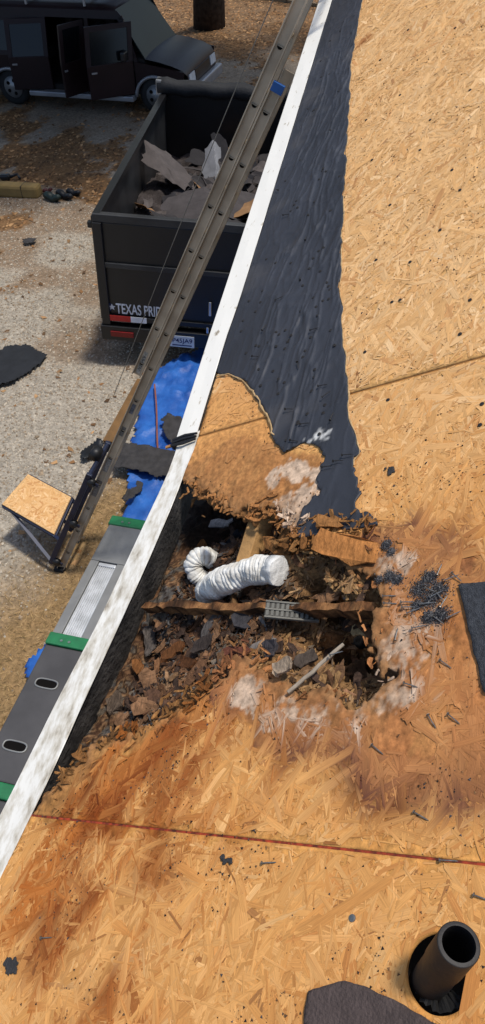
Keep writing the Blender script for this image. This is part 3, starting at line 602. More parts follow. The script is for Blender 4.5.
# white flexible duct
def duct():
    root = thing('duct_hose', 'white ribbed flexible exhaust duct curled in the rotted hole', 'hose', rp(*rpx(236, 576, -.03), -.03))
    mv = mat('white_vinyl', (222, 221, 215), 0.6, 0, .3, col2=(186, 180, 168), scale=34, bump=.5, bscale=70)
    def run(name, ctrl, rad0, cr, seed, pitch=.0115):
        P = np.array([rp(*rpx(x, y, w), w) for x, y, w in ctrl]); n = 190; out = []
        for a in np.linspace(0, len(P)-1.001, n):
            i = int(a); f = a-i; p0, p1_, p2_, p3_ = P[max(i-1, 0)], P[i], P[i+1], P[min(i+2, len(P)-1)]
            out.append(0.5*((2*p1_)+(-p0+p2_)*f+(2*p0-5*p1_+4*p2_-p3_)*f*f+(-p0+3*p1_-3*p2_+p3_)*f**3))
        out = np.array(out); l = np.concatenate([[0], np.cumsum(np.linalg.norm(np.diff(out, axis=0), axis=1))]); w_ = l+.006*(vn(l*60, l*0, seed)-.5)*2
        rad = [rad0*(1+.13*(abs(math.cos(math.pi*b/pitch))**.7-.5))*(.92+.16*float(vn(np.array([a*45]), np.array([0.]), seed+1)[0])) for a, b in zip(l, w_)]
        m_ = MB(); m_.tube(out, rad, 30, False); V = np.array(m_.v)
        V += (np.stack([fbm(V[:, 0]*34, V[:, 1]*34+V[:, 2]*29, 4, seed+k) for k in range(3)], -1)-.5)*cr; m_.v = V.tolist(); m_.obj(name, mv, root, True)
        return out
    o_ = run('ribbed_wall', [(279,571,-.022),(266,569,-.020),(252,571,-.020),(238,575,-.024),(226,580,-.036),(216,586,-.065),(208,592,-.115)], .0365, .016, 110)
    run('curled_end', [(210,582,-.16),(198,576,-.12),(193,566,-.095),(198,558,-.090),(207,557,-.105),(214,562,-.15)], .026, .010, 120, .010)
    m_ = MB(); c0 = o_[0]; d = o_[0]-o_[6]; d /= np.linalg.norm(d); m_.tube([c0-d*.024, c0-d*.006, c0+d*.002, c0+d*.0025], [.0385, .0385, .0375, .036], 24); V = np.array(m_.v)
    V += (np.stack([fbm(V[:, 0]*60, V[:, 1]*60+V[:, 2]*50, 3, 130+k) for k in range(3)], -1)-.5)*.014; m_.v = V.tolist(); m_.obj('taped_end', mat('white_tape', (214, 212, 206), .6, var=.25, scale=25, bump=.6, bscale=60), root, True)
duct()
# grey louvred soffit vent strip
def vent():
    dist = np.linalg.norm(rp(*rpx(292, 612, -.045), -.045)-CAM); c = [CAM+ray(x, y)*(dist+dd) for x, y, dd in ((266,601,.012),(320,606,.012),(319,623,-.012),(265,617,-.012))]
    ex = c[1]-c[0]; L = np.linalg.norm(ex); ex /= L; ey = c[3]-c[0]; ey -= ex*(ey@ex); hgt = np.linalg.norm(ey); ey /= hgt; nn = np.cross(ey, ex)
    if nn@(CAM-c[0]) < 0: nn = -nn
    root = thing('soffit_vent', 'grey louvred metal vent strip lying below the rafter', 'vent', c[0])
    ms = mat('vent_metal', (112, 109, 100), .7, .1, .3, var=.3, scale=30)
    m_ = MB(); m_.box(c[0]+ex*L/2+ey*hgt/2-nn*.003, ex*L/2, ey*hgt/2, nn*.0015); m_.obj('backing', mat('vent_slot_shade', (62, 60, 55), .7), root)  # vent metal darkened, the shade of its slots put into the colour
    n = 11
    for j in range(n):
        for r in range(2):
            o_ = c[0]+ex*L*(j+.5)/n+ey*hgt*(.27+.46*r)
            m_ = MB(); m_.box(o_+nn*.002, ex*L/n*.30+nn*.0012, ey*hgt*.16, nn*.0005); m_.obj('louvre', ms, root)
    m_ = MB()
    for q in (0.02, .5, .98): m_.box(c[0]+ex*L/2+ey*hgt*q, ex*L/2, ey*.0022, nn*.0035)
    m_.obj('frame', ms, root)
vent()
# the long stick and a rubber plug by the pocket
a_ = rp(*rpx(290, 694, -.0), .008); b_ = rp(*rpx(347, 648, -.03), -.012)
m_ = MB(); m_.tube([a_+(b_-a_)*t+RNG.normal(0, .001, 3) for t in np.linspace(0, 1, 8)], [.0042, .0046, .0045, .0047, .0046, .0046, .0044, .004], 8)
tag(m_.obj('stick', mat('grey_dowel', (152, 138, 120), .85, var=.3, scale=40), None, origin=a_), 'long thin grey stick bridging the collapsed sheathing', 'stick')
p = rp(*rpx(358, 640, -.05), -.05)
m_ = MB(); m_.tube([p-RN*.02, p-RN*.004, p, p, p-RN*.006], [.0135, .014, .012, .007, .006], 16); tag(m_.obj('rubber_plug', M_DARK, None, origin=p), 'small round black plug at the top of the stick', 'plug')

# ------------------------------------------------------------------ vent pipe with its cut hole
def pipe():
    base = rp(PIPE_C[0]-.020, PIPE_C[1]-.008, -.02); r = ray(459, 944); top = CAM+r*(((E0+RN*.125-CAM)@RN)/(r@RN))
    d = top-base; d /= np.linalg.norm(d)
    root = thing('vent_pipe', 'black plastic plumbing vent pipe standing in a round cut hole', 'pipe', base)
    m_ = MB(); m_.tube([base-d*.35, base+d*.06, base+d*.085, base+d*.088, top-d*.002, top-d*.0005, top, top+d*.0002], [.0295, .0295, .0295, .0312, .0312, .0308, .0295, .0245], 40, False); m_.tube([top-d*.15, top+d*.0002], .0245, 40, False)
    m_.obj('pipe_wall', mat('black_abs', (40, 36, 33), .58, 0, .35, var=.35, scale=12, bump=.12, bscale=90), root, True)
    m_ = MB(); m_.tube([top-d*.15, top-d*.149], .0245, 24); m_.obj('bore_shade', M_DARK, root)  # near-black disc inside the bore, its depth shade as plain colour
    m_ = MB(); an = np.linspace(-.8, 1.2, 16)
    ring = [rp(PIPE_C[0]+math.cos(a)*.0570, PIPE_C[1]+math.sin(a)*.0570, -.005) for a in an]+[rp(PIPE_C[0]+.016+math.cos(a)*.030, PIPE_C[1]+math.sin(a)*.036, -.008) for a in an[::-1]]
    m_.prism(ring, RN*-.005); o = m_.obj('cut_crescent', mat('cut_wood', (190, 142, 86), .85, var=.35, scale=40, bump=.5), root)
    # torn black collar left in the hole
    m_ = MB(); V = []
    for a in np.linspace(-2.6, -.6, 18):
        V.append((a, .052+RNG.normal(0, .003), .030+RNG.normal(0, .004)))
    vs = []
    for a, r1, r2 in V: vs += [rp(PIPE_C[0]+math.cos(a)*r1, PIPE_C[1]+math.sin(a)*r1, -.014), rp(PIPE_C[0]-.012+math.cos(a)*r2, PIPE_C[1]+math.sin(a)*r2, -.020-.01*RNG.random())]
    m_.add(vs, [[2*i, 2*i+2, 2*i+3, 2*i+1] for i in range(17)]); m_.obj('torn_collar', mat('tar_collar', (20, 19, 18), .7), root)
pipe()
m_ = MB(); m_.box(rp(PIPE_C[0]+.1, PIPE_C[1], -.30), (.5, 0, 0), (0, .5, 0), (0, 0, .01)); m_.obj('attic_floor', mat('attic_dust', (34, 28, 22), .95), house)

# ------------------------------------------------------------------ scraps and nails on the deck
def roof_scrap(name, pxs, w, th, m, label, cat, wav=.003, rs=.006):
    P = rpoly(pxs, w); c = P.mean(0); sdp = lambda s, u: poly_sd(s, u, P)+((fbm(s*40, u*40, 3, 121)-.5)*.006 if rs > .005 else (fbm(s*110, u*110, 3, 121)-.5)*.024)
    mn, mx = P.min(0)-.01, P.max(0)+.01
    o = sheet(name, mn[0], mx[0], mn[1], mx[1], rs, sdp, lambda s, u: wav*fbm(s*12, u*12, 3, 122), lambda s, u: np.ones(s.shape+(3,))*.05, th, m, None, w)
    o0 = Vector(rp(c[0], c[1], w)); o.data.transform(Matrix.Translation(-o0)); o.location = o0
    return tag(o, label, cat)
roof_scrap('shingle_piece', [(458,584),(500,580),(512,700),(483,693),(478,668)], .007, .004, M_SHING, 'dark grey shingle piece lying at the right of the deck', 'shingle', .002)
roof_scrap('felt_scrap', [(308,991),(345,981),(372,989),(400,1003),(425,1017),(470,1040),(430,1075),(300,1075)], .005, .003, M_FELT_S if 'M_FELT_S' in globals() else mat('felt_offcut', (78, 66, 62), .75, 0, .3, var=.3, scale=30, bump=.5, bscale=160), 'torn dark brown felt scrap beside the vent pipe', 'felt scrap', .006)
roof_scrap('felt_scrap', [(2,962),(12,958),(19,963),(16,974),(6,972)], .004, .002, M_SCRAP, 'tiny black felt scrap on the deck near the drip edge', 'felt scrap', .004, .0025)
roof_scrap('felt_scrap', [(221,858),(229,856),(231,863),(223,866)], .004, .002, M_SCRAP, 'tiny dark felt chip in the middle of the lowest board', 'felt scrap', .003, .0025)
roof_scrap('felt_scrap', [(386,468),(394,468),(396,473),(388,475)], .004, .002, M_SCRAP, 'small purple-grey shingle chip on the pale upper board', 'felt scrap', .003, .0025)
def nail_mesh(name, L, m):
    m_ = MB(); m_.tube([(0, 0, 0), (L*.5, 0, .0008), (L*.86, 0, 0), (L, 0, 0)], [.0013, .0013, .0013, .0003], 7); m_.tube([(-.0010, 0, 0), (.0002, 0, 0)], .0040, 12)
    o = m_.obj(name, m); return o
nail0 = nail_mesh('roofing_nail', .031, M_NAIL); nail1 = nail_mesh('roofing_nail', .031, M_NAILH); used = set()
def lay_nail(px, ang, label, group, w=.006, dark=False, cat='nail'):
    src = nail1 if dark else nail0
    o = src if src not in used else src.copy()
    if src in used: C.objects.link(o)
    used.add(src)
    s, u = rpx(*px, w); d2 = rpx(px[0]+8*math.cos(math.radians(ang)), px[1]-8*math.sin(math.radians(ang)), w)-np.array([s, u]); d2 /= np.linalg.norm(d2)
    ex = Vector(UP*d2[0]+YV*d2[1]); n = Vector(RN); ey = n.cross(ex); tilt = .10
    mm = Matrix((ex, ey, n)).transposed().to_4x4() @ Matrix.Rotation(tilt, 4, 'Y')
    o.matrix_world = Matrix.Translation(Vector(rp(s, u, w))) @ mm
    tag(o, label, cat, group)
for px, a in [((401,602),3),((402,607),3),((407,613),25),((412,628),14),((436,592),-50),((430,597),30),((440,607),60),((445,580),25),((447,618),30),((426,588),-20),((437,575),70),((452,573),-40),((420,604),10),((433,616),-35)]:
    lay_nail(px, a, 'bright roofing nail loose in the dark granule pile', 'nails in and beside the granule pile', .009)
for px, a in [((384,603),0),((383,596),4),((404,683),-15),((428,715),-60),((440,660),-35),((330,655),20),((414,812),-30),((262,863),5),((440,860),-2),((474,895),-20),((395,640),80),((372,745),-40),((448,714),-40),((41,938),5)]:
    lay_nail(px, a, 'loose roofing nail lying on the stained lower boards', 'nails scattered on the lower boards')
for px, a in [((310,330),20),((297,362),-80),((318,386),15),((322,397),40),((285,409),5),((300,424),12),((322,467),12),((333,461),8),((290,440),-5),((262,330),60),((275,300),30),((300,280),100),((252,356),0),((283,215),15),((278,190),160),((305,240),80),((330,420),70),((342,455),10)]:
    lay_nail(px, a, 'loose dark nail lying on the torn black felt', 'nails scattered on the felt', .016, True)
# nail heads driven into deck and felt
m_ = MB(); m_.tube([(0, 0, -.01), (0, 0, .0006), (0, 0, .0016), (0, 0, .0019)], [.0016, .0058, .0052, .003], 12); head0 = m_.obj('driven_nail', M_NAILH); first = True
heads = [(px, 'felt') for px in [(252,250),(248,300),(262,290),(240,330),(262,225),(290,262),(308,215),(285,330),(304,350),(272,370),(300,310),(322,300),(318,250),(330,210),(300,160),(290,130),(312,110),(330,130),(322,170),(275,262),(258,345),(245,352),(320,60),(338,90),(330,40),(285,180),(340,30),(334,345),(268,205),(296,200)]]
heads += [((float(x_), float(y_)), 'felt') for x_, y_ in np.stack([RNG.uniform(235, 345, 260), RNG.uniform(40, 440, 260)], -1) if felt_sd(*[np.array([k]) for k in rpx(x_, y_, .006)])[0] > .02][:55]
heads += [(px, 'deck') for px in [(380,60),(400,95),(455,28),(420,150),(372,160),(460,190),(390,205),(440,230),(410,262),(470,300),(400,300),(365,352),(460,334),(392,302),(430,120),(470,90),(376,260),(452,170),(482,404),(366,120),(408,30),(480,425),(388,400)]]
for px, k in heads:
    o = head0 if first else head0.copy()
    if not first: C.objects.link(o)
    first = False; w = .0115 if k == 'felt' else .0025; s, u = rpx(*px, w)
    if k == 'felt': w = .0045+float(felt_h(np.array([s]), np.array([u]))[0])
    o.matrix_world = Matrix.Translation(Vector(rp(s, u, w))) @ Matrix((Vector(UP), Vector(YV), Vector(RN))).transposed().to_4x4()
    tag(o, 'dark nail head driven through the black felt' if k == 'felt' else 'dark nail head left in the pale upper board', 'nail', 'nail heads in the felt' if k == 'felt' else 'nail heads in the upper board')
p = rpx(352, 918, .003); m_ = MB(); m_.tube([rp(*p, -.01), rp(*p, .002), rp(*p, .0036), rp(*p, .0042)], [.002, .0068, .0062, .004], 16)
tag(m_.obj('driven_nail', M_NAIL, None, origin=rp(*p, 0)), 'shiny round nail head on the lowest board above the felt scrap', 'nail')
# granules and grit
def grit(name, n, gen, lo, hi, cols, label):
    P = np.array([gen() for _ in range(n)]); sz = lo+(hi-lo)*RNG.random(n)**3.2
    b = np.array([[1,0,0],[-.3,.9,0],[-.6,-.7,0],[0,0,.8]]); v = b[None]*(1+RNG.uniform(-.35, .35, (n, 4, 3)))*sz[:, None, None]; a = RNG.uniform(0, 6.28, n)
    x = v[..., 0]*np.cos(a)[:, None]-v[..., 1]*np.sin(a)[:, None]; y = v[..., 0]*np.sin(a)[:, None]+v[..., 1]*np.cos(a)[:, None]
    V = E0+(P[:, 0:1]+x)[..., None]*UP+(P[:, 1:2]+y)[..., None]*YV+(P[:, 2:3]+v[..., 2])[..., None]*RN
    f = (np.arange(n)*4)[:, None, None]+np.array([[0,1,3],[1,2,3],[2,0,3],[2,1,0]])[None]
    c = np.array([lin(k) for k in cols])[RNG.integers(0, len(cols), n)]*RNG.uniform(.6, 1.4, n)[:, None]
    tag(obj(name, V.reshape(-1, 3), f.reshape(-1, 3), M_STONE, None, np.repeat(c, 4, 0)), label, 'grit', kind='stuff')
GPILE = [((430,578),.022),((420,590),.030),((440,590),.026),((432,600),.026),((430,618),.020),((442,616),.022),((418,606),.014),((387,545),.014),((392,552),.010),((390,577),.014),((398,580),.014),((380,580),.008)]
GP = [(rpx(*p), r) for p, r in GPILE]
def g1():
    p, r = GP[RNG.integers(0, len(GP))]; q = p+RNG.normal(0, r*(.38 if RNG.random() < .9 else .9), 2); return (q[0], q[1], .002+.006*RNG.random()*math.exp(-np.sum((q-p)**2)/r**2))
grit('shingle_granules', 15000, g1, .0008, .0026, [(58,58,62),(80,80,84),(44,44,46),(110,108,106)], 'small piles of dark shingle granules swept onto the deck')
_gs, _gu = RNG.uniform(-.03, 1.35, 60000), RNG.uniform(-.25, 3.6, 60000)
_ok = (RNG.random(60000) < np.where(_gu < 1.3, .8, .25)*(.05+6*np.clip(fbm(_gs*7, _gu*7, 4, 130)-.47, 0, 1))) & (hole_sd(_gs, _gu) > .01) & (pipe_sd(_gs, _gu) > .01)
_gi = iter(np.nonzero(_ok)[0])
def g2(): i = next(_gi); return (_gs[i], _gu[i], .002)
grit('roof_grit', min(6500, int(_ok.sum())), g2, .0006, .0040, [(50,44,40),(30,28,28),(86,66,48),(120,88,58),(60,60,64)], 'scattered dark grit and crumbs over the boards')

# ------------------------------------------------------------------ extension ladder leaning on the eave
LB = gpx(60, 570); _r = ray(303, 30); _top = CAM+_r*(4.4/_r[1]); LD = _top-LB; LD /= np.linalg.norm(LD)
LR = np.array([0, 1.0, -SLOPE]); LR -= LD*(LR@LD); LR /= np.linalg.norm(LR)     # along the rungs: both feet stand on the sloping yard
LNV = np.cross(LR, LD); LNV = LNV if LNV[0] < 0 else -LNV                       # away from the house
S_RUNG, S_TAPE, S_FLY = 2.89, 4.68, 2.46
def lp(a, o_=0.0, y=0.0): return LB+LD*a+LNV*o_+LR*y
def text(name, body, size, origin, ex, ey, m, parent, extr=.0006, align='LEFT', bold=0.0, xs=1.0):
    cu = bpy.data.curves.new(name, 'FONT'); cu.body = body; cu.size = size; cu.extrude = extr; cu.align_x = align; cu.offset = bold
    t = bpy.data.objects.new(name, cu); C.objects.link(t); dg = bpy.context.evaluated_depsgraph_get()
    me = bpy.data.meshes.new_from_object(t.evaluated_get(dg)); bpy.data.objects.remove(t)
    ex = Vector(ex).normalized(); ey = Vector(ey); ey = (ey-ex*ey.dot(ex)).normalized(); ez = ex.cross(ey)
    me.transform(Matrix.Translation(Vector(origin)-Vector(off(parent))) @ Matrix((ex, ey, ez)).transposed().to_4x4() @ Matrix.Diagonal((xs, 1, 1, 1)))
    me.materials.clear(); me.materials.append(m); o = bpy.data.objects.new(name, me); C.objects.link(o); o.parent = parent; return o
def ladder():
    root = thing('extension_ladder', 'tall weathered aluminium extension ladder leaning against the white eave', 'ladder', LB)
    RW = .070; yn, yf = 0.0, .40; PT = .327
    def rail(a, b, offv, y):
        m_ = MB(); sg = 1 if y == yn else -1
        m_.bar(lp(a, offv, y+.010*sg), lp(b, offv, y+.010*sg), RW-.004, .008, LNV)
        for e in (-1, 1): m_.bar(lp(a, offv+e*(RW/2-.004), y), lp(b, offv+e*(RW/2-.004), y), .008, .030, LNV)
        return m_.obj('rail', M_ALU, root, bevel=.0015)
    def section(a, b, offv, phase):
        for y in (yn, yf): rail(a, b, offv, y)
        k = math.ceil((a+.1-phase)/PT)
        while phase+k*PT < b-.08:
            c = phase+k*PT
            m_ = MB(); m_.tube([lp(c, offv, yn+.008), lp(c, offv, yf-.008)], .015, 10); o = m_.obj('rung', M_ALU, root, True)
            D = [(math.cos(q)*.017, math.sin(q)*.017) for q in np.linspace(math.pi, 2*math.pi, 9)]                 # flared D-shaped rung end, a dark plate painting its hollow's shade
            m_ = MB(); m_.prism([lp(c+y_+.006, offv+x_, yn+.003) for x_, y_ in D], LR*.006); m_.obj('rung_end', M_DARK, o)
            m_ = MB(); m_.bar(lp(c+.008, offv+.0185, yn+.002), lp(c+.008, offv-.0185, yn+.002), .006, .008, LD); m_.obj('rung_collar', M_RUNG, o)
            k += 1
    section(0.02, S_TAPE, 0.0, S_RUNG); section(S_FLY, 5.75, RW+.006, S_RUNG+.006)
    for y in (yn, yf):
        m_ = MB(); m_.box(lp(0, 0, y)+np.array([0, 0, .018]), (.05, 0, 0), (0, .03, 0), (0, 0, .016)); m_.obj('foot', mat('black_rubber', (30, 30, 30), .8), root, bevel=.006)
    for a, L, w, c_ in ((S_FLY+.12, .20, .030, (196, 190, 178)), (1.9, .10, .034, (120, 118, 112)), (2.15, .10, .03, (104, 110, 122)), (1.5, .16, .042, (150, 146, 140)), (1.2, .2, .044, (128, 122, 116))):
        ov = RW+.006 if a > S_FLY else 0; m_ = MB(); m_.bar(lp(a-L/2, ov, yn+.0045), lp(a+L/2, ov, yn+.0045), w, .0016, LNV)
        st = m_.obj('sticker', mat('sticker_%d' % int(a*100), c_, .5, col2=tuple(int(k*.7) for k in c_), scale=60), root)
        if a > S_FLY: text('lettering', 'WERNER', .034, lp(a-L*.36, ov+.011, yn+.0032), LD, -LNV, mat('ink_black', (25, 25, 28), .6), st, .0004)
    m_ = MB(); m_.bar(lp(S_TAPE, -.04, yn-.010), lp(S_TAPE, .030, yn-.010), .05, .03, LD); m_.obj('blue_tape', mat('tape_blue', (32, 84, 150), .6), root)
    p, q = lp(2.2, .17, .0), lp(5.7, .20, .0)
    m_ = MB(); m_.tube([p+(q-p)*k+LNV*(.02*math.sin(k*3.14)) for k in np.linspace(0, 1, 20)], .0028, 6); m_.obj('rope', mat('grey_rope', (120, 114, 104), .9), root)
ladder()
# lift carriage with its chipboard shelf, clamped to the ladder foot
def carriage():
    zc = .40; cs = []
    for x, y in ((28,474),(71,497),(54,534),(2,504)):
        r = ray(x, y); cs.append(CAM+r*((zc-CAM[2])/r[2]))
    c0 = (cs[0]+cs[2])/2
    root = thing('ladder_hoist', 'blue steel lift carriage with chipboard shelf clamped to the ladder foot', 'ladder hoist', (c0[0], c0[1], float(gz(c0[1]))))
    mb = mat('navy_paint', (30, 38, 62), .45, .2, .5, var=.4, scale=9)
    bm = MB(); bm.prism(cs, (0, 0, -.018)); o = bm.obj('shelf_board', M_OSBB, root)
    a_ = o.data.color_attributes.new('Col', 'FLOAT_COLOR', 'POINT'); a_.data.foreach_set('color', np.tile([*lin((206, 164, 112)), 1], len(o.data.vertices)))
    o['label'] = 'square chipboard shelf'
    # strands on the shelf
    n = 900; t, q = RNG.random(n), RNG.random(n); P = (np.array(cs[0])[None]*((1-t)*(1-q))[:, None]+np.array(cs[1])*(t*(1-q))[:, None]+np.array(cs[2])*(t*q)[:, None]+np.array(cs[3])*((1-t)*q)[:, None])
    k = (t > .08) & (t < .92) & (q > .08) & (q < .92); P = P[k]; n = len(P); a = RNG.uniform(0, 3.14, n); L = RNG.uniform(.015, .04, n); w_ = L*.25
    d = np.stack([np.cos(a), np.sin(a), a*0], -1); e = np.stack([-np.sin(a), np.cos(a), a*0], -1)
    V = np.stack([P-d*L[:, None]-e*w_[:, None], P+d*L[:, None]-e*w_[:, None], P+d*L[:, None]+e*w_[:, None], P-d*L[:, None]+e*w_[:, None]], 1)+np.array([0, 0, .001])+RNG.uniform(0, .001, (n, 1, 1))*np.array([0, 0, 1])
    st = obj('wood_strands', V.reshape(-1, 3), (np.arange(n)*4)[:, None]+np.arange(4)[None], M_OSB, o, np.repeat(PAL[RNG.integers(0, len(PAL), n)]*.95, 4, 0), False, np.tile([[0,0],[.05,0],[.05,.02],[0,.02]], (n, 1))+RNG.uniform(0, 9, (n, 1, 2)).repeat(4, 1).reshape(-1, 2)); tag(st, kind='stuff')
    dz = np.array([0, 0, -.036])
    m_ = MB()
    for i in range(4): m_.bar(cs[i]+dz, cs[(i+1) % 4]+dz, .034, .034, (0, 0, 1))
    m_.obj('shelf_frame', mb, root, bevel=.003)
    for yy in (-.03, .43):
        m_ = MB(); m_.bar(lp(.08, .10, yy), lp(1.35, .10, yy), .05, .03, LNV); m_.obj('side_rail', mb, root, bevel=.004)
        for a in (.14, .72, 1.28):
            c = lp(a, .055, yy-(.012 if yy < 0 else -.012))
            m_ = MB(); m_.tube([c-LR*.02, c+LR*.02], .036, 14); m_.obj('roller', mat('black_roller', (24, 24, 26), .5), root, True)
            m_ = MB(); m_.bar(c-LNV*.06, c+LNV*.06, .03, .012, LD); m_.obj('roller_bracket', mb, root)
    for p_, q_ in ((cs[3]*.85+cs[2]*.15+dz, lp(.10, .10, -.03)), (cs[0]*.85+cs[1]*.15+dz, lp(.10, .10, .43)), (cs[2]+dz, lp(.42, .10, -.03)), (cs[1]+dz, lp(.42, .10, .43))):
        f = MB(); f.bar(p_, q_, .03, .03, (0, 0, 1)); f.obj('brace', mb, root)
    f = MB(); f.tube([lp(1.33, .10, -.05), lp(1.33, .10, .45)], .02, 10); f.obj('cross_bar', mb, root)
    c = lp(1.38, .14, .2); f = MB(); f.tube([c-LR*.05, c+LR*.05], .05, 16); f.obj('winch_drum', MATS['black_roller'], root, True)
carriage()

# ------------------------------------------------------------------ on the ground by the house
def ground_sheet(name, pxs, h, res, m, label, cat, wr=.03, seed=1, flat=.0):
    P3 = np.array([gpx(x, y, h) for x, y in pxs]); P = P3[:, :2]; mn, mx = P.min(0)-.02, P.max(0)+.02
    xs = np.arange(mn[0], mx[0], res); ys = np.arange(mn[1], mx[1], res); X, Y = np.meshgrid(xs, ys)
    idx = np.arange(X.size).reshape(X.shape); f = np.stack([idx[:-1, :-1], idx[:-1, 1:], idx[1:, 1:], idx[1:, :-1]], -1).reshape(-1, 4)
    x, y = X.ravel(), Y.ravel(); d = poly_sd(x, y, P)+(fbm(x*7, y*7, 3, seed)-.5)*.08; f = f[d[f].mean(1) > 0]
    rid = 1-np.abs(2*fbm(x*3.2+y*.8, y*2.0-x, 3, seed+1)-1); rid2 = 1-np.abs(2*fbm(x*15+y*3, y*3.2, 3, seed+2)-1)
    z = gz(y)+h+.045+wr*(rid**5*2.2+.8*rid2**4+.8*fbm(x*1.5, y*1.5, 2, seed+3))
    us = np.unique(f); mp = np.full(x.size, -1); mp[us] = np.arange(len(us)); c = P3.mean(0)
    o = obj(name, np.stack([x, y, z], -1)[us], mp[f], m, None, None, True, origin=c)
    sm = o.modifiers.new('thickness', 'SOLIDIFY'); sm.thickness = .004; sm.offset = -1
    return tag(o, label, cat)
ground_sheet('tarp', [(160,372),(200,352),(240,340),(215,470),(165,600),(110,740),(60,750),(33,690),(26,666),(40,655),(84,625),(118,560),(128,500),(134,450),(143,400)], .0, .03, M_TARP, 'crumpled blue plastic tarp spread along the house below the eave', 'tarp', .03, 201)
ground_sheet('felt_sheet', [(-12,362),(8,350),(27,346),(33,350),(47,358),(46,364),(30,374),(10,386),(-15,398)], .0, .025, mat('black_felt_ground', (36, 38, 42), .85, 0, .25, var=.3, scale=8, bump=.3, bscale=60), 'torn sheet of black felt lying on the gravel at the left', 'felt sheet', .012, 211)
ground_sheet('felt_scrap', [(113,452),(122,446),(150,449),(178,456),(190,462),(186,482),(160,480),(140,474),(116,470)], .10, .02, M_SCRAP, 'wide grey-black felt strip across the blue tarp behind the ladder', 'felt scrap', .015, 221)
ground_sheet('felt_scrap', [(162,424),(170,419),(182,423),(184,440),(176,450),(166,440)], .10, .015, M_SCRAP, 'brown-grey felt piece on the tarp close to the white edge', 'felt scrap', .02, 231)
ground_sheet('felt_scrap', [(123,502),(128,494),(136,491),(137,484),(145,486),(143,494),(134,500),(126,507)], .11, .012, M_SCRAP, 'small twisted black felt shred at the tip of the grey plank', 'felt scrap', .02, 241)
# leaning brown board by the ladder
def ground_board(name, pa, pb, h0, h1, wdt, th, m, label, cat, ref=(1, 0, 0)):
    a, b = gpx(*pa, h0), gpx(*pb, h1); mb = MB(); mb.bar(a, b, wdt, th, ref); o = mb.obj(name, m, None, origin=a, bevel=.004); return tag(o, label, cat)
ground_board('plank', (108,442), (142,380), .05, .10, .12, .03, mat('brown_plank', (120, 88, 50), .85, var=.4, scale=6, bump=.4), 'brown wooden board lying on the ground beside the ladder rail', 'plank')
m_ = MB(); pts = [gpx(154.5+.55*t+.6*math.sin(t*.7), 384+9.2*t, .16) for t in np.linspace(0, 10, 24)]
for a, b in zip(pts[:-1], pts[1:]): m_.bar(a, b, .018, .004, (1, 0, 0))
tag(m_.obj('strap', mat('rust_strap', (124, 72, 54), .8), None, origin=pts[0]), 'thin rust-brown strap lying down the length of the tarp', 'strap')
ground_sheet('felt_scrap', [(80,455),(92,448),(100,441),(106,446),(100,456),(92,460),(84,462)], .02, .02, M_BLK, 'crumpled black rag at the top of the lift carriage', 'rag', .02, 251)

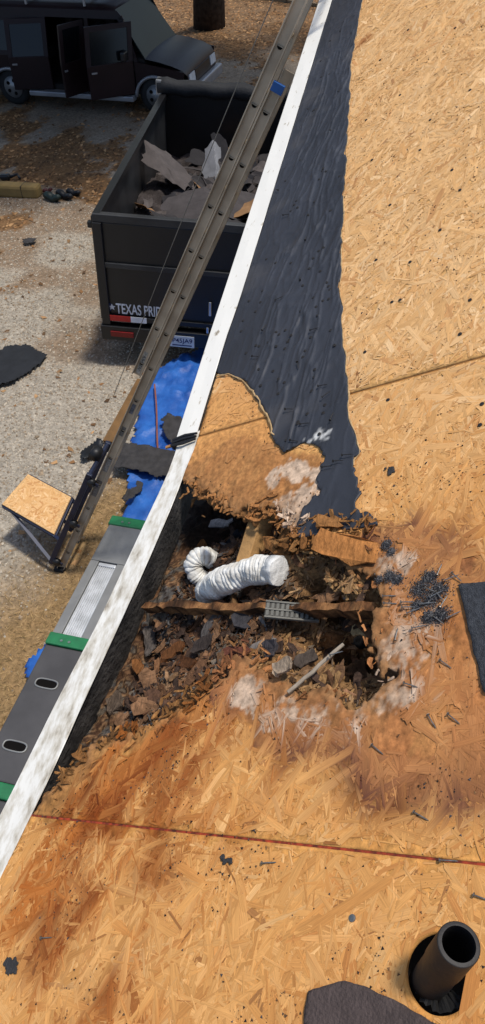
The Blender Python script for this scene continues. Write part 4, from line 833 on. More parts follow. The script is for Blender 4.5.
# telescoping work plank on the tarp
def work_plank():
    a = gpx(128, 523, .20); b = gpx(2, 772, .20); a = a[:3]; d = b-a; L = np.linalg.norm(d); d /= L; n = GN-d*(GN@d); n /= np.linalg.norm(n); r = np.cross(n, d)
    def at(px): q = gpx(*px, .20); return float((q-a)@d)
    root = thing('work_plank', 'grey telescoping aluminium work plank with green end brackets on the tarp', 'work plank', (a[0], a[1], float(gz(a[1]))))
    hw = .172; t2 = at((65,641)); t3 = at((6,792)); mg = mat('plank_grey', (136, 136, 134), .5, .35, .5, var=.22, scale=5, bump=.1); md = mat('plank_dark', (76, 74, 74), .5, .3, .5, var=.25, scale=5); ms = mat('plank_silver', (206, 208, 210), .42, .35, .5, var=.3, scale=9)
    gr = mat('green_plastic', (24, 112, 66), .5, 0, .5, var=.3, scale=12)
    P = lambda t, q, z: a+d*t+r*q+n*z
    def blk(t0, t1, q0, q1, z0, z1): return P((t0+t1)/2, (q0+q1)/2, (z0+z1)/2), d*(t1-t0)/2, r*(q1-q0)/2, n*(z1-z0)/2
    tb = t2*.36
    m_ = MB(); m_.box(*blk(.05, tb, -hw, hw, -.075, 0)); m_.obj('end_deck', mg, root, bevel=.006)
    for e in (-1, 1): m_ = MB(); m_.box(*blk(tb+.004, t2-.004, min(e*hw, e*hw*.52), max(e*hw, e*hw*.52), -.075, 0)); m_.obj('side_rail', mg, root, bevel=.006)
    m_ = MB(); m_.box(*blk(tb+.01, t2-.005, -hw*.52, hw*.52, -.07, -.028)); ins = m_.obj('inner_deck', ms, root)
    for k in range(9): m_ = MB(); q = -hw*.46+k*hw*.115; m_.box(*blk(tb+.03, t2-.01, q-.004, q+.004, -.027, -.018)); m_.obj('deck_rib', ms, ins)
    m_ = MB(); m_.box(*blk(tb+.012, tb+.05, -hw*.50, hw*.50, -.027, -.008)); m_.obj('deck_lip', ms, ins, bevel=.008)
    def bracket(t, w=.055):
        m_ = MB(); m_.box(*blk(t-w, t+w, -hw-.014, hw+.014, -.09, .016)); o = m_.obj('green_bracket', gr, root, bevel=.012)
        for q in (-.05, .02): m_ = MB(); c = P(t+.015, q, .015); m_.tube([c, c+n*.006], .012, 12); m_.obj('rivet', mat('steel_rivet', (140, 150, 140), .4, .8), o)
    bracket(.0, .06); bracket(t2, .06); bracket(t3, .06)
    m_ = MB(); m_.box(*blk(t2+.065, t3-.065, -hw-.004, hw+.004, -.085, 0)); m_.obj('main_deck', md, root, bevel=.012)
    m_ = MB(); m_.box(*blk(t3+.065, t3+1.3, -hw-.004, hw+.004, -.085, 0)); m_.obj('main_deck', md, root, bevel=.012)
    for px in ((42,683),(9,745)):
        t = at(px)
        out = [(math.cos(x)*.085 if abs(math.cos(x)) > 0 else 0, math.sin(x)*.05) for x in np.linspace(0, 2*math.pi, 20, endpoint=False)]
        se = lambda x, y, k: (math.copysign(abs(x)**.6, x)*.095*k, math.copysign(abs(y)**.7, y)*.042*k)
        ring = [se(math.cos(x), math.sin(x), 1) for x in np.linspace(0, 2*math.pi, 24, endpoint=False)]
        m_ = MB(); pts = [P(t+y, x, .004) for x, y in ring]; m_.tube(pts+[pts[0]], .007, 8, False); o = m_.obj('hand_slot', mg, root, True)
        m_ = MB(); m_.prism([P(t+y*.92, x*.92, .001) for x, y in ring], n*.002); m_.obj('slot_shade', M_DARK, o)  # flat dark plate on the uncut deck, slot shade put in as colour
    # feet that hold it off the tarp
    for t in (0, t2, t3, t3+1.25):
        m_ = MB(); m_.box(*blk(t-.03, t+.03, -hw*.8, hw*.8, -.19, -.088)); m_.obj('support_foot', MATS['black_rubber'], root)
work_plank()

# ------------------------------------------------------------------ dump trailer
def trailer():
    X, Y, psi, HT, HB, L, roll = -3.925, 6.483, -0.134, 1.943, 0.6, 4.121, -0.065
    o0 = np.array([X, Y, -SLOPE*(Y-3)]); t = np.array([math.sin(psi), math.cos(psi), 0]); t -= GN*(t@GN); t /= np.linalg.norm(t)
    r = np.cross(t, GN); r2 = r*math.cos(roll)+GN*math.sin(roll); n = GN*math.cos(roll)-r*math.sin(roll); r = r2
    WD = 2.15; P = lambda a, b, h: o0+r*a+t*b+n*h                    # across, along, up
    root = thing('dump_trailer', 'black steel dump trailer full of torn roofing, parked below the eave', 'dump trailer', o0)
    def blk(a0, a1, b0, b1, h0, h1): return P((a0+a1)/2, (b0+b1)/2, (h0+h1)/2), r*(a1-a0)/2, t*(b1-b0)/2, n*(h1-h0)/2
    def part(name, *b, m=M_BLK, p=root, bev=.006): mm = MB(); mm.box(*blk(*b)); return mm.obj(name, m, p, bevel=bev)
    part('floor', .02, WD-.02, .06, L-.02, HB, HB+.06, m=M_BLKD)
    lw = part('side_wall', .03, .06, .05, L, HB+.02, HT-.04, m=M_BLKD); rw = part('side_wall', WD-.06, WD-.03, .05, L, HB+.02, HT-.04, m=M_BLKD)
    part('front_wall', .06, WD-.06, L-.03, L, HB+.02, HT-.02)
    for a, w_ in ((.0, lw), (WD-.09, rw)):
        part('top_rail', a, a+.09, .0, L, HT-.075, HT, p=w_)
        for k in range(7):
            b = .12+k*(L-.25)/6; sg = (a-.045, a+.03) if a == 0 else (a+.06, a+.135)
            part('stake_post', sg[0], sg[1], b-.04, b+.04, HB-.02, HT-.076, p=w_)
            part('tarp_hook', sg[0]-.05 if a == 0 else sg[1], sg[0] if a == 0 else sg[1]+.05, b-.03, b+.03, HT-.22, HT-.15, p=w_)
    # tailgate
    tg = part('tailgate', .06, WD-.06, .0, .045, HB+.05, HT-.10)
    part('gate_top_bar', .0, WD, -.02, .06, HT-.09, HT-.001, p=tg, m=M_BLKD); part('gate_mid_bar', .05, WD-.05, -.03, -.001, HB+.72, HB+.78, p=tg, m=M_BLKD); part('gate_low_bar', .05, WD-.05, -.03, -.001, HB+.04, HB+.10, p=tg)
    for a in (.0, WD-.10): part('gate_post', a, a+.10, -.04, .05, HB-.02, HT-.092, p=tg)
    part('latch', 1.30, 1.33, -.05, -.032, HB+.22, HB+.40, m=mat('bright_steel', (200, 205, 210), .3, .9), p=tg); part('latch', 1.27, 1.30, -.05, -.032, HB-.02, HB+.06, m=MATS['bright_steel'], p=tg)
    part('bumper', -.02, WD+.02, -.06, .06, HB-.22, HB-.03); part('light_bar', .1, .38, -.075, -.061, HB-.16, HB-.09, m=mat('red_lens', (130, 22, 20), .35), bev=.003)
    part('chassis', .5, .62, .06, L+1.3, HB-.22, HB-.01); part('chassis', WD-.62, WD-.5, .06, L+1.3, HB-.22, HB-.01); part('hitch', WD/2-.4, WD/2+.4, L+1.3, L+1.42, HB-.2, HB-.05)
    part('jack', WD/2-.05, WD/2+.05, L+1.05, L+1.15, 0.02, HB+.1)
    for a in (.10, WD-.32):
        for b in (1.75, 2.6):
            m_ = MB(); c = P(a, b, .36); m_.tube([c, c+r*.03, c+r*.19, c+r*.22], [.30, .36, .36, .30], 28); w_ = m_.obj('wheel', MATS['black_rubber'], root, True)
            m_ = MB(); m_.tube([c-r*.004, c+r*.224], .2, 18); m_.obj('rim', mat('wheel_grey', (150, 150, 150), .4, .6), w_, True)
    # markings on the gate
    def hit(x, y, b=-.0016):
        rr = ray(x, y); q = CAM+rr*(((P(0, b, 0)-CAM)@t)/(rr@t)); v = q-o0; return float(v@r), float(v@n)
    white = mat('white_vinyl_print', (220, 220, 222), .5); red = mat('red_tape', (190, 40, 34), .45)
    a0, h0 = hit(116.5, 313); a1, h1 = hit(118, 302.5)
    tx = text('lettering', 'TEXAS PRIDE', (h1-h0)*1.32, P(a0, -.003, h0), r, n, white, tg, .0008, bold=.003, xs=.55); tx['label'] = 'white lettering reading TEXAS PRIDE'
    mm = MB(); ca, ch = hit(112, 307); star = [(math.cos(k*math.pi/5+math.pi/2)*(.045 if k % 2 == 0 else .02), math.sin(k*math.pi/5+math.pi/2)*(.045 if k % 2 == 0 else .02)) for k in range(10)]
    mm.prism([P(ca+x, -.004, ch+y) for x, y in star], t*.003); mm.obj('star_emblem', white, tg)
    mm = MB(); mm.prism([P(ca-.05+x, -.0025, ch+y) for x, y in ((-.035, -.05), (.035, -.05), (.035, .05), (-.035, .05))], t*.0015); mm.obj('emblem_field', mat('emblem_blue', (40, 52, 110), .5), tg)
    q0 = hit(106, 314); q1 = hit(131, 315.5); q2 = hit(147, 317); hh = .045
    part('reflector', q0[0], q1[0], -.036, -.031, q0[1]-hh*1.4, q0[1]+.01, m=red, p=tg, bev=.001); part('reflector', q1[0]+.002, q2[0], -.036, -.031, q0[1]-hh*1.4, q0[1]+.01, m=white, p=tg, bev=.001)
    pa, ph = hit(170, 345, -.065); W_, H_ = .30, .155
    pl = part('licence_plate', pa, pa+W_, -.068, -.063, ph-.015, ph+H_-.015, m=mat('plate_white', (206, 210, 214), .4), bev=.002)
    text('lettering', 'P45JA9', .085, P(pa+.03, -.070, ph+.05), r, n, mat('plate_ink', (34, 44, 96), .5), pl, .0006, bold=.001)
    part('plate_band', pa+.03, pa+W_-.03, -.0695, -.0685, ph+.005, ph+.02, m=MATS['plate_ink'], p=pl, bev=0)
    # rolled tarp cover at the front end
    m_ = MB(); pts = [P(-.05+(WD+.1)*k/16, L-.02+.012*math.sin(k), HT+.075+.012*math.sin(k*1.7)) for k in range(17)]; m_.tube(pts, [.11+.012*math.sin(k*2.3) for k in range(17)], 14)
    m_.obj('rolled_cover', mat('black_mesh_cover', (26, 27, 30), .75, var=.4, scale=20, bump=.5, bscale=40), root, True)
    part('cover_bracket', -.06, .02, L-.10, L+.06, HT-.02, HT+.18, m=MATS['wheel_grey'])
    return P, HB, HT, L, WD, r, t, n
TP, THB, THT, TL, TW, Tr, Tt, Tn = trailer()
# the load: a heap with torn sheets on it
def load():
    na, nb = 70, 120; A, B = np.meshgrid(np.linspace(.065, TW-.065, na), np.linspace(.05, TL-.035, nb))
    Hh = THB+.62+.35*(fbm(A*1.6, B*1.4, 4, 301)-.4)+.12*(fbm(A*9, B*9, 3, 302)-.5)-.18*sst(2.2, 3.9, B)+.14*sst(.5, 1.6, A); Hh = np.clip(Hh, THB+.07, THT-.04)
    idx = np.arange(A.size).reshape(A.shape); f = np.stack([idx[:-1, :-1], idx[:-1, 1:], idx[1:, 1:], idx[1:, :-1]], -1).reshape(-1, 4)
    V = TP(0, 0, 0)+A.ravel()[:, None]*Tr+B.ravel()[:, None]*Tt+Hh.ravel()[:, None]*Tn
    c = lin((62, 56, 54))*(.4+1.1*fbm(A*12, B*12, 4, 303)).ravel()[:, None]
    tag(obj('roofing_debris', V, f, M_ROT, None, c), 'heap of small roofing rubble filling the trailer', 'debris', kind='stuff')
    hgt = lambda a, b: float(np.interp(0, [0], [0]))+Hh[int(np.clip((b-.05)/(TL-.085)*(nb-1), 0, nb-1)), int(np.clip((a-.065)/(TW-.13)*(na-1), 0, na-1))]
    grey = [mat('torn_felt_%d' % k, c_, .85, 0, .25, var=.3, scale=7, bump=.4, bscale=70) for k, c_ in enumerate(((68, 63, 62), (52, 49, 49), (84, 77, 74), (44, 42, 44), (124, 124, 126), (138, 104, 70)))]
    def crumple(a, b, lx, ly, ang, tilt, m, label, cat, up=.03, bow=.12):
        n = 12; x, y = np.meshgrid(np.linspace(-lx/2, lx/2, n), np.linspace(-ly/2, ly/2, n)); sd_ = RNG.integers(0, 999)
        x = x+.35*lx*(fbm(y*9+sd_, y*0, 2, 7)-.5)+.3*y*RNG.normal(0, .6); y = y+.45*ly*(fbm(x*8, x*0+sd_, 2, 8)-.5)
        fo = RNG.uniform(-.3, .3)*lx; z = bow*(1-2*np.abs(x-fo)/lx)+.05*(fbm(x*5+sd_, y*5, 3, 9)-.5)+tilt*y+.05*np.abs(y+.2*x-RNG.uniform(-.2, .2)*ly)/ly
        ca, sa = math.cos(ang), math.sin(ang); xa, yb = a+x*ca-y*sa, b+x*sa+y*ca; xa = np.clip(xa, .07, TW-.07); yb = np.clip(yb, .06, TL-.05)
        V = TP(0, 0, 0)+xa.ravel()[:, None]*Tr+yb.ravel()[:, None]*Tt+(hgt(a, b)+up+z).ravel()[:, None]*Tn
        idx = np.arange(n*n).reshape(n, n); f = np.stack([idx[:-1, :-1], idx[:-1, 1:], idx[1:, 1:], idx[1:, :-1]], -1).reshape(-1, 4)
        o = obj('torn_sheet', V, f, m, None, None, True, origin=V.mean(0)); sm = o.modifiers.new('thickness', 'SOLIDIFY'); sm.thickness = .004; o.data.polygons.foreach_set('use_smooth', [False]*len(o.data.polygons))
        tag(o, label, cat, 'torn sheets in the trailer')
    crumple(1.05, 1.15, 1.25, .55, .45, .15, grey[0], 'large brown-grey felt sheet folded across the middle of the trailer load', 'felt sheet', .12, .16)
    crumple(.55, 2.3, .5, .75, 1.0, .5, grey[2], 'pale grey felt panel leaning on the left trailer wall', 'felt sheet', .18)
    crumple(.95, 2.6, .22, .6, .3, .8, grey[4], 'light grey scrap standing behind the large folded sheet', 'felt sheet', .16)
    crumple(1.0, .62, .55, .16, .25, .0, grey[4], 'shiny pale strip lying in front of the folded sheet', 'foil strip', .16, .05)
    crumple(.60, .42, .22, .12, 1.9, .1, grey[4], 'small pale blue-grey strip near the tailgate', 'foil strip', .15, .04)
    crumple(.30, .42, .35, .3, .6, .2, grey[3], 'dark curled felt scrap in the rear left corner of the trailer', 'felt sheet', .10)
    crumple(.62, .85, .45, .3, 2.0, .3, grey[1], 'black-brown felt flap curling left of the folded sheet', 'felt sheet', .14)
    crumple(1.45, .5, .5, .4, .2, .1, grey[1], 'dark flat felt piece by the tailgate behind the ladder', 'felt sheet', .12)
    crumple(1.7, 1.2, .5, .4, -.3, .2, grey[5], 'tan piece of old sheathing showing right of the ladder', 'wood scrap', .15)
    for k in range(110):
        crumple(RNG.uniform(.2, 1.95), RNG.uniform(.2, 3.7), RNG.uniform(.14, .46), RNG.uniform(.07, .26), RNG.uniform(0, 3.1), RNG.normal(0, .45), grey[RNG.choice([0, 1, 1, 2, 3, 3, 5], 1)[0]], 'small torn felt scrap lying loose on the trailer load', 'felt scrap', .07, .04)
load()

# ------------------------------------------------------------------ lumber and tools at the left
a = gpx(-14, 188, .10); b = gpx(40, 191, .10); d = (b-a); 
root = thing('foam_bundle', 'long dull yellow wrapped bundle lying on the leaves at the left', 'bundle', gpx(12, 196))
m_ = MB(); q = np.cross(d/np.linalg.norm(d), GN)
m_.bar(a, b, .22, .24, GN); m_.obj('wrap', mat('yellow_wrap', (142, 116, 66), .75, var=.3, scale=4, bump=.2, bscale=20), root, bevel=.05)
for t in (.25, .7): m_ = MB(); c = a+d*t; m_.bar(c, c+d*.02, .226, .246, GN); m_.obj('band', mat('band_dark', (70, 60, 40), .7), root, bevel=.04)
root = thing('tool_pile', 'black power tool and coiled hose beside the yellow bundle', 'tools', gpx(62, 198))
for (pxa, pxb, rad, c_) in (((46,196),(60,199),.07,(30, 44, 38)),((58,193),(72,198),.06,(26, 26, 28)),((68,192),(80,194),.055,(24, 24, 26)),((44,192),(52,190),.04,(90, 40, 34))):
    A_, B_ = gpx(*pxa, rad), gpx(*pxb, rad); m_ = MB(); m_.tube([A_+(B_-A_)*t+np.array([0, 0, .03*math.sin(t*9)]) for t in np.linspace(0, 1, 9)], [rad*(.7+.3*math.sin(3*t+.5)) for t in np.linspace(0, 1, 9)], 12)
    m_.obj('tool_body', mat('tool_%d' % pxa[0], c_, .5), root, True)
root = thing('nail_gun', 'small black tool lying behind the yellow bundle at the picture edge', 'tool', gpx(4, 178))
A_, B_ = gpx(0, 177, .06), gpx(10, 177, .06); m_ = MB(); m_.bar(A_, B_, .10, .12, GN); m_.obj('body', M_BLK, root, bevel=.03)
m_ = MB(); m_.tube([B_, B_+np.array([.1, .1, .0]), B_+np.array([.18, .02, -.03])], .025, 8); m_.obj('handle', M_BLK, root, True)
o = ground_sheet('felt_scrap', [(23,242),(30,240),(37,242),(33,246),(25,246)], .0, .03, M_SCRAP, 'small dark felt chip alone on the far gravel', 'felt scrap', .01, 261)

# ------------------------------------------------------------------ van
def van():
    a = gpx(17, 105); b = gpx(190, 117); fx = b-a; fx /= np.linalg.norm(fx); n = GN-fx*(GN@fx); n /= np.linalg.norm(n); ly = np.cross(n, fx)   # forward, left, up
    WB0 = 1.30; o0 = a-fx*WB0+ly*0.97; WBL = 3.35
    LEN = 5.45; HW = .98
    root = thing('van', 'dark maroon conversion van with side doors open, parked under the trees', 'van', o0)
    paint = mat('maroon_paint', (36, 22, 23), .42, .0, .22, var=.25, scale=2, coat=.0); glass = mat('dark_glass', (16, 18, 20), .15, 0, .35, var=.2, scale=2); silver = mat('silver_trim', (150, 150, 152), .4, .5, .5, var=.2, scale=4); inn = mat('van_interior', (34, 29, 27), .9)
    P = lambda x, y, z: o0+fx*(x if x < 4.4 else 4.4+(x-4.4)*.9)+ly*y+n*(z*.88)
    def hw(z): return HW-(.16*max(0, z-1.12)/0.95)                       # tumblehome
    def side(name, poly, m, p=root, sg=-1, outv=0.0, th=.03):
        mm = MB(); V = [P(x, sg*(hw(z)+outv), z) for x, z in poly]; mm.prism(V, -sg*ly*th); return mm.obj(name, m, p)
    def arch(cx, r, z0=.38, n_=12): return [(cx+r*math.cos(t), z0+r*math.sin(t)) for t in np.linspace(math.pi, 0, n_)]
    rear = WB0; front = WB0+WBL; zr = 2.08
    # near (right) side
    qp = side('quarter_panel', [(.03, .42)]+arch(rear, .43)+[(2.30, .42), (2.30, 1.12), (.03, 1.12)], paint)
    side('upper_side', [(.03, 1.12), (2.30, 1.12), (2.30, zr), (.16, zr)], paint)
    side('window', [(.30, 1.22), (1.05, 1.22), (1.05, 1.82), (.36, 1.82)], glass, outv=.006); side('window', [(1.13, 1.22), (2.15, 1.22), (2.15, 1.82), (1.13, 1.82)], glass, outv=.006)
    side('door_header', [(2.30, 1.92), (4.05, 1.92), (3.9, zr), (2.30, zr)], paint); side('pillar', [(3.16, .42), (3.24, .42), (3.24, 1.92), (3.16, 1.92)], paint, outv=-.01)
    side('front_fender', [(4.22, .42)]+arch(front, .43)+[(5.30, .45), (5.38, .95), (4.22, 1.12)], paint); side('a_pillar', [(4.22, 1.12), (4.30, 1.12), (4.00, 2.0), (3.90, 1.92)], paint)
    # far side plain
    side('side_body', [(.03, .42)]+arch(rear, .43)+arch(front, .43)+[(5.30, .45), (5.38, .95), (4.3, 1.12), (3.95, zr), (.16, zr)], paint, sg=1)
    for k in ((.4, 1.2), (1.3, 2.3), (2.45, 3.2), (3.3, 4.0)): side('window', [(k[0], 1.22), (k[1], 1.22), (k[1], 1.82), (k[0], 1.82)], glass, sg=1, outv=.006)
    # roof, raised with soft shoulders
    m_ = MB(); V = []; F = []; xs = [.10, .25, 1.2, 2.4, 3.4, 3.86]; prof = [(-1, 0), (-.97, .05), (-.8, .10), (-.4, .13), (0, .135), (.4, .13), (.8, .10), (.97, .05), (1, 0)]
    for i, x in enumerate(xs):
        k = (.7, 1, 1, 1, 1, .75)[i]; V += [P(x, hw(zr)*y, zr-.002+z*k) for y, z in prof]
    for i in range(len(xs)-1): F += [[i*9+j, (i+1)*9+j, (i+1)*9+j+1, i*9+j+1] for j in range(8)]
    F += [list(range(9)), [(len(xs)-1)*9+j for j in range(9)][::-1]]
    m_.add(V, F); m_.obj('roof', paint, root, True)
    def quad(name, pts, m, p=root, th=.02):
        mm = MB(); V = [P(*k) for k in pts]; nn = np.cross(np.array(V[1])-V[0], np.array(V[3])-V[0]); nn /= np.linalg.norm(nn); mm.prism(V, nn*-th); return mm.obj(name, m, p)
    quad('windscreen', [(4.45, -.90, 1.16), (4.45, .90, 1.16), (3.86, .80, 2.10), (3.86, -.80, 2.10)], mat('windscreen_glass', (30, 38, 36), .3, 0, .12, var=.2, scale=1.5))
    # bonnet with rounded nose
    V = []; F = []; st = [(4.42, 1.17, .93), (4.75, 1.13, .95), (5.1, 1.05, .95), (5.32, .96, .92), (5.42, .84, .88), (5.44, .55, .86)]
    for x, z, w_ in st: V += [P(x, w_*y, z+.05*(1-y*y)*(1 if z > .9 else 0)) for y in np.linspace(-1, 1, 9)]
    for i in range(len(st)-1): F += [[i*9+j, i*9+j+1, (i+1)*9+j+1, (i+1)*9+j] for j in range(8)]
    m_ = MB(); m_.add(V, F); m_.obj('bonnet', paint, root, True)
    quad('grille', [(5.455, -.45, .62), (5.455, .45, .62), (5.44, .45, .86), (5.44, -.45, .86)], M_BLK)
    for y in (-.66, .66): quad('headlight', [(5.46, y-.16, .66), (5.46, y+.16, .66), (5.44, y+.16, .86), (5.44, y-.16, .86)], mat('headlight_lens', (190, 196, 200), .12, 0, .7))
    m_ = MB(); m_.box(P(5.50, 0, .48), fx*.07, ly*.95, n*.10); m_.obj('front_bumper', silver, root, bevel=.03)
    m_ = MB(); m_.box(P(-.03, 0, .50), fx*.07, ly*.95, n*.10); m_.obj('rear_bumper', silver, root, bevel=.03)
    quad('rear_doors', [(.03, .97, .45), (.03, -.97, .45), (.16, -.82, zr), (.16, .82, zr)], paint)
    # floor and inside
    m_ = MB(); m_.box(P(2.4, 0, .47), fx*2.3, ly*.93, n*.05); m_.obj('floor', inn, root)
    for x, y in ((3.55, -.42), (3.55, .42), (2.55, .40), (1.5, 0.3)):
        m_ = MB(); m_.box(P(x, y, .86), fx*.25, ly*.25, n*.10); m_.box(P(x-.27, y, 1.25), fx*.08-n*.0, ly*.24, n*.42); m_.obj('seat', mat('van_seat', (62, 54, 50), .9), root, bevel=.04)
    m_ = MB(); m_.box(P(4.25, 0, 1.0), fx*.16, ly*.88, n*.14); m_.obj('dashboard', inn, root, bevel=.03)
    # running board and wheel arches
    m_ = MB(); m_.box(P((rear+.5+front-.5)/2, -HW-.06, .36), fx*(WBL/2-.47), ly*.10, n*.05); m_.obj('running_board', silver, root, bevel=.02)
    for cx in (rear, front):
        m_ = MB(); m_.tube([P(x, -HW-.012, z) for x, z in arch(cx, .45, .38, 16)], .035, 8); m_.obj('arch_trim', silver, root, True)
        for y in (-HW+.02, HW-.24):
            m_ = MB(); c = P(cx, y, .41); m_.tube([c, c+ly*.03, c+ly*.19, c+ly*.22], [.30, .36, .36, .30], 28); w_ = m_.obj('wheel', MATS['black_rubber'], root, True)
            m_ = MB(); cc = c-ly*.004 if y < 0 else c+ly*.20; m_.tube([cc, cc+ly*.024], .215, 24); m_.obj('rim', MATS['wheel_grey'], w_, True)
            for k in range(5):
                al = k*2*math.pi/5; m_ = MB(); q = cc-ly*.002 if y < 0 else cc+ly*.026; m_.tube([q+fx*.13*math.cos(al)+n*.13*math.sin(al)-ly*.003, q+fx*.13*math.cos(al)+n*.13*math.sin(al)+ly*.001], .038, 10); m_.obj('rim_hole_shade', M_DARK, w_)  # dark discs on a solid rim, shade of its holes as colour
    # doors swung open: hinge point, angle, width
    def door(name, xh, sgn, ang, w_, z0, z1, win=True):
        dx, dy = math.cos(ang), -math.sin(ang); Q = lambda k, z, o_=0.0: P(xh+sgn*k*dx-o_*dy*sgn, -(hw(z))+k*dy-.01+o_*dx, z)
        mm = MB(); f0 = [Q(0, z0), Q(w_, z0), Q(w_, 1.15), Q(0, 1.15)]; nn = np.cross(f0[1]-f0[0], f0[3]-f0[0]); nn /= np.linalg.norm(nn)
        mm.prism(f0, nn*.06); d = mm.obj(name, paint, root, bevel=.012)
        for seg in ([(0, 1.15), (.09, 1.15), (.09, z1), (0, z1)], [(w_-.09, 1.15), (w_, 1.15), (w_, z1), (w_-.09, z1)], [(.09, z1-.10), (w_-.09, z1-.10), (w_-.09, z1), (.09, z1)]):
            mm = MB(); mm.prism([Q(*k) for k in seg], nn*.05); mm.obj('window_frame', paint, d)
        mm = MB(); mm.prism([Q(.09, 1.15)+nn*.02, Q(w_-.09, 1.15)+nn*.02, Q(w_-.09, z1-.10)+nn*.02, Q(.09, z1-.10)+nn*.02], nn*.008); mm.obj('pane', glass, d)
        mm = MB(); c = (Q(w_*.82, 1.0)+Q(w_*.9, 1.0))/2-nn*.012; mm.bar(c-(f0[1]-f0[0])*.06, c+(f0[1]-f0[0])*.06, .03, .024, n); mm.obj('handle', silver, d)
    door('side_door', 2.30, 1, math.radians(163), .84, .44, 1.90); door('side_door', 3.15, -1, math.radians(62), .60, .44, 1.90); door('front_door', 4.20, -1, math.radians(38), .95, .44, 1.90)
    # mirror
    m_ = MB(); m_.box(P(4.1, -1.16, 1.28), fx*.05, ly*.10, n*.09); m_.obj('mirror', M_BLK, root, bevel=.03)
    # roof rack
    for x in (.6, 1.9, 3.2):
        m_ = MB(); m_.bar(P(x, -.80, zr+.22), P(x, .80, zr+.22), .04, .04, n)
        for y in (-.78, .78): m_.bar(P(x, y, zr+.06), P(x, y, zr+.22), .04, .04, fx)
        m_.obj('rack_bar', silver, root)
    return P, zr, fx, ly, n
VP, VZ, Vf, Vl, Vn = van()
m_ = MB(); o_ = VP(.4, -.45, VZ+.275); m_.bar(VP(.2, -.55, VZ+.275), VP(3.6, -.50, VZ+.275), .12, .04, Vl); tag(m_.obj('plank', mat('rack_lumber', (150, 122, 70), .8, var=.3, scale=5), None, origin=o_), 'yellow board lying on the van roof rack', 'plank')
root = thing('roof_ladder', 'grey aluminium ladder tied on the van roof rack', 'ladder', VP(.2, .3, VZ+.25))
for y in (.15, .55): m_ = MB(); m_.bar(VP(.0, y, VZ+.285), VP(3.9, y, VZ+.285), .06, .08, Vl); m_.obj('rail', M_ALU, root)
for k in range(12): m_ = MB(); m_.tube([VP(.2+k*.32, .17, VZ+.285), VP(.2+k*.32, .53, VZ+.285)], .015, 8); m_.obj('rung', M_ALU, root, True)
# things standing in the open van
p = VP(2.75, -.55, .52); m_ = MB(); m_.tube([p, p+Vn*.02, p+Vn*.22, p+Vn*.27, p+Vn*.31], [.06, .075, .075, .03, .028], 14); tag(m_.obj('jug', mat('white_jug', (190, 200, 200), .5), None, True, origin=p), 'white plastic jug standing in the open van doorway', 'jug')
p = VP(3.62, -.55, .98); m_ = MB(); m_.tube([p, p+Vn*.02, p+Vn*.2, p+Vn*.24, p+Vn*.27], [.10, .13, .13, .06, .05], 12); tag(m_.obj('fuel_can', mat('red_can', (130, 24, 24), .5), None, True, origin=p), 'red fuel can on the front seat of the van', 'can')

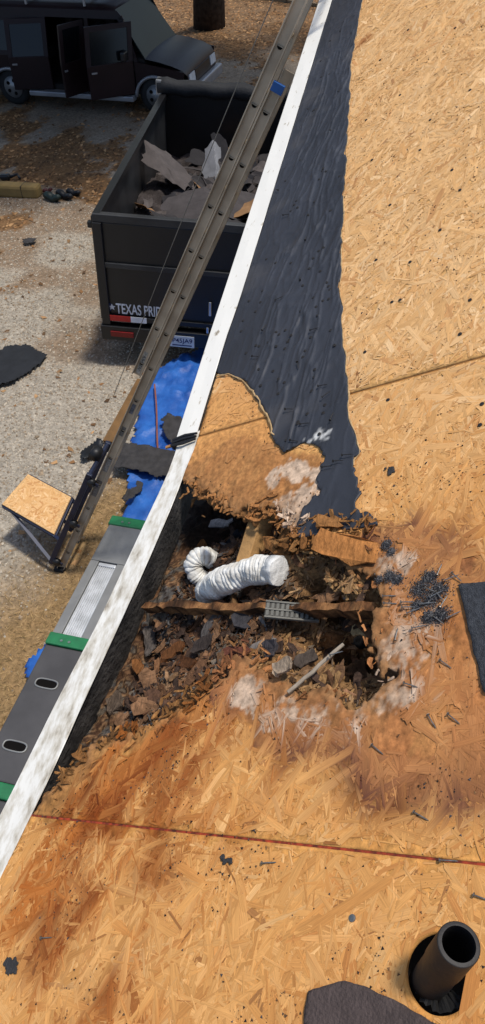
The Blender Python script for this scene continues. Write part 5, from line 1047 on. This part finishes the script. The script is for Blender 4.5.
# ------------------------------------------------------------------ trees and fence
def tree(bx, by, h, crowns, label, rad=.28, n_leaf=5200):
    base = np.array([bx, by, float(gz(by))-.1]); root = thing('oak_tree', label, 'tree', base, 'shade oaks over the yard')
    m_ = MB(); ts = np.linspace(0, 1, 9); m_.tube([base+np.array([.25*math.sin(t*3), .15*t, h*t]) for t in ts], [rad*(1.5-.75*t if t < .15 else 1.05-.55*t) for t in ts], 14)
    for c, r in crowns:
        st = base+np.array([0, 0, h*RNG.uniform(.55, .95)]); e = base+np.array(c)
        m_.tube([st+(e-st)*t+np.array([0, 0, -.5*math.sin(t*3.14)]) for t in np.linspace(0, 1, 7)], [rad*.5*(1-.8*t) for t in np.linspace(0, 1, 7)], 8)
    m_.obj('trunk', M_BARK, root, True)
    V = []; per = n_leaf//len(crowns)
    for c, r in crowns:
        k = per; cl = RNG.normal(0, .55, (26, 3)); cl /= np.maximum(1, np.linalg.norm(cl, axis=1))[:, None]
        p = cl[RNG.integers(0, 26, k)]*np.array([r, r, r*.5])+RNG.normal(0, .16*r, (k, 3))*np.array([1, 1, .6])+base+np.array(c)
        d = RNG.normal(0, 1, (k, 3)); d /= np.linalg.norm(d, axis=1)[:, None]; e = np.cross(d, RNG.normal(0, 1, (k, 3))); e /= np.linalg.norm(e, axis=1)[:, None]; s_ = RNG.uniform(.16, .34, k)[:, None]
        V.append(np.stack([p-d*s_, p+e*s_*.5, p+d*s_, p-e*s_*.5], 1))
    V = np.concatenate(V); n = len(V); col = np.array([lin((62, 84, 40)), lin((78, 98, 46)), lin((50, 70, 34))])[RNG.integers(0, 3, n)]
    o = obj('crown', V.reshape(-1, 3), (np.arange(n)*4)[:, None]+np.arange(4)[None], M_LITTER, root, np.repeat(col, 4, 0))
tb = gpx(209, 27)
tree(tb[0], tb[1], 8.0, [((-1.0, -3.5, 8.5), 3.4), ((2.5, -3.0, 9.0), 3.4), ((0, -1, 9.5), 3.5), ((4.5, -1.5, 9), 3.2), ((-3.5, -2, 9.2), 3.2), ((.8, -6.2, 8.6), 3.0), ((3.5, -6.5, 8.8), 2.8)], 'oak with grey trunk behind the van, beside the wire fence', .30, 6500)
tree(-15.5, 15.5, 8.0, [((4.5, -.8, 9), 3.4), ((7, 1.2, 9), 3.4), ((2, 1, 9.5), 3.0), ((4.8, -2.6, 9.4), 3.0), ((8.2, -1.4, 9.2), 3.2), ((1, -3, 9.5), 2.8), ((10, .5, 9.2), 3.2), ((7, -1.5, 10.5), 3)], 'oak standing to the left of the van outside the view', .30, 6500)
def fence():
    a = gpx(150, -14); b = gpx(320, 7); d = (b-a); L = np.linalg.norm(d); d /= L; a = a-d*14; L += 22
    root = thing('wire_fence', 'low wire fence with pale top rail behind the oak', 'fence', a)
    wire = mat('fence_wire', (150, 144, 132), .5, .5); g = lambda t, z: np.array([a[0]+d[0]*t, a[1]+d[1]*t, float(gz(a[1]+d[1]*t))+z])
    for k in range(int(L/2.4)+1):
        m_ = MB(); m_.tube([g(k*2.4, -.1), g(k*2.4, 1.15)], .03, 8); m_.obj('post', wire, root, True)
    m_ = MB(); m_.tube([g(0, 1.12), g(L, 1.12)], .022, 8); m_.obj('top_rail', wire, root, True)
    m_ = MB(); m_.bar(g(0, .04), g(L, .04), .10, .03, (0, 0, 1)); m_.obj('bottom_board', mat('fence_board', (146, 130, 104), .9), root)
    m_ = MB()
    for k in range(int(L/.16)):
        m_.tube([g(k*.16, .05), g(k*.16+1.0 if k*.16+1.0 < L else L, 1.1)], .004, 4, False); m_.tube([g(k*.16, 1.1), g(k*.16+1.0 if k*.16+1.0 < L else L, .05)], .004, 4, False)
    m_.obj('mesh', wire, root)['kind'] = 'stuff'
fence()
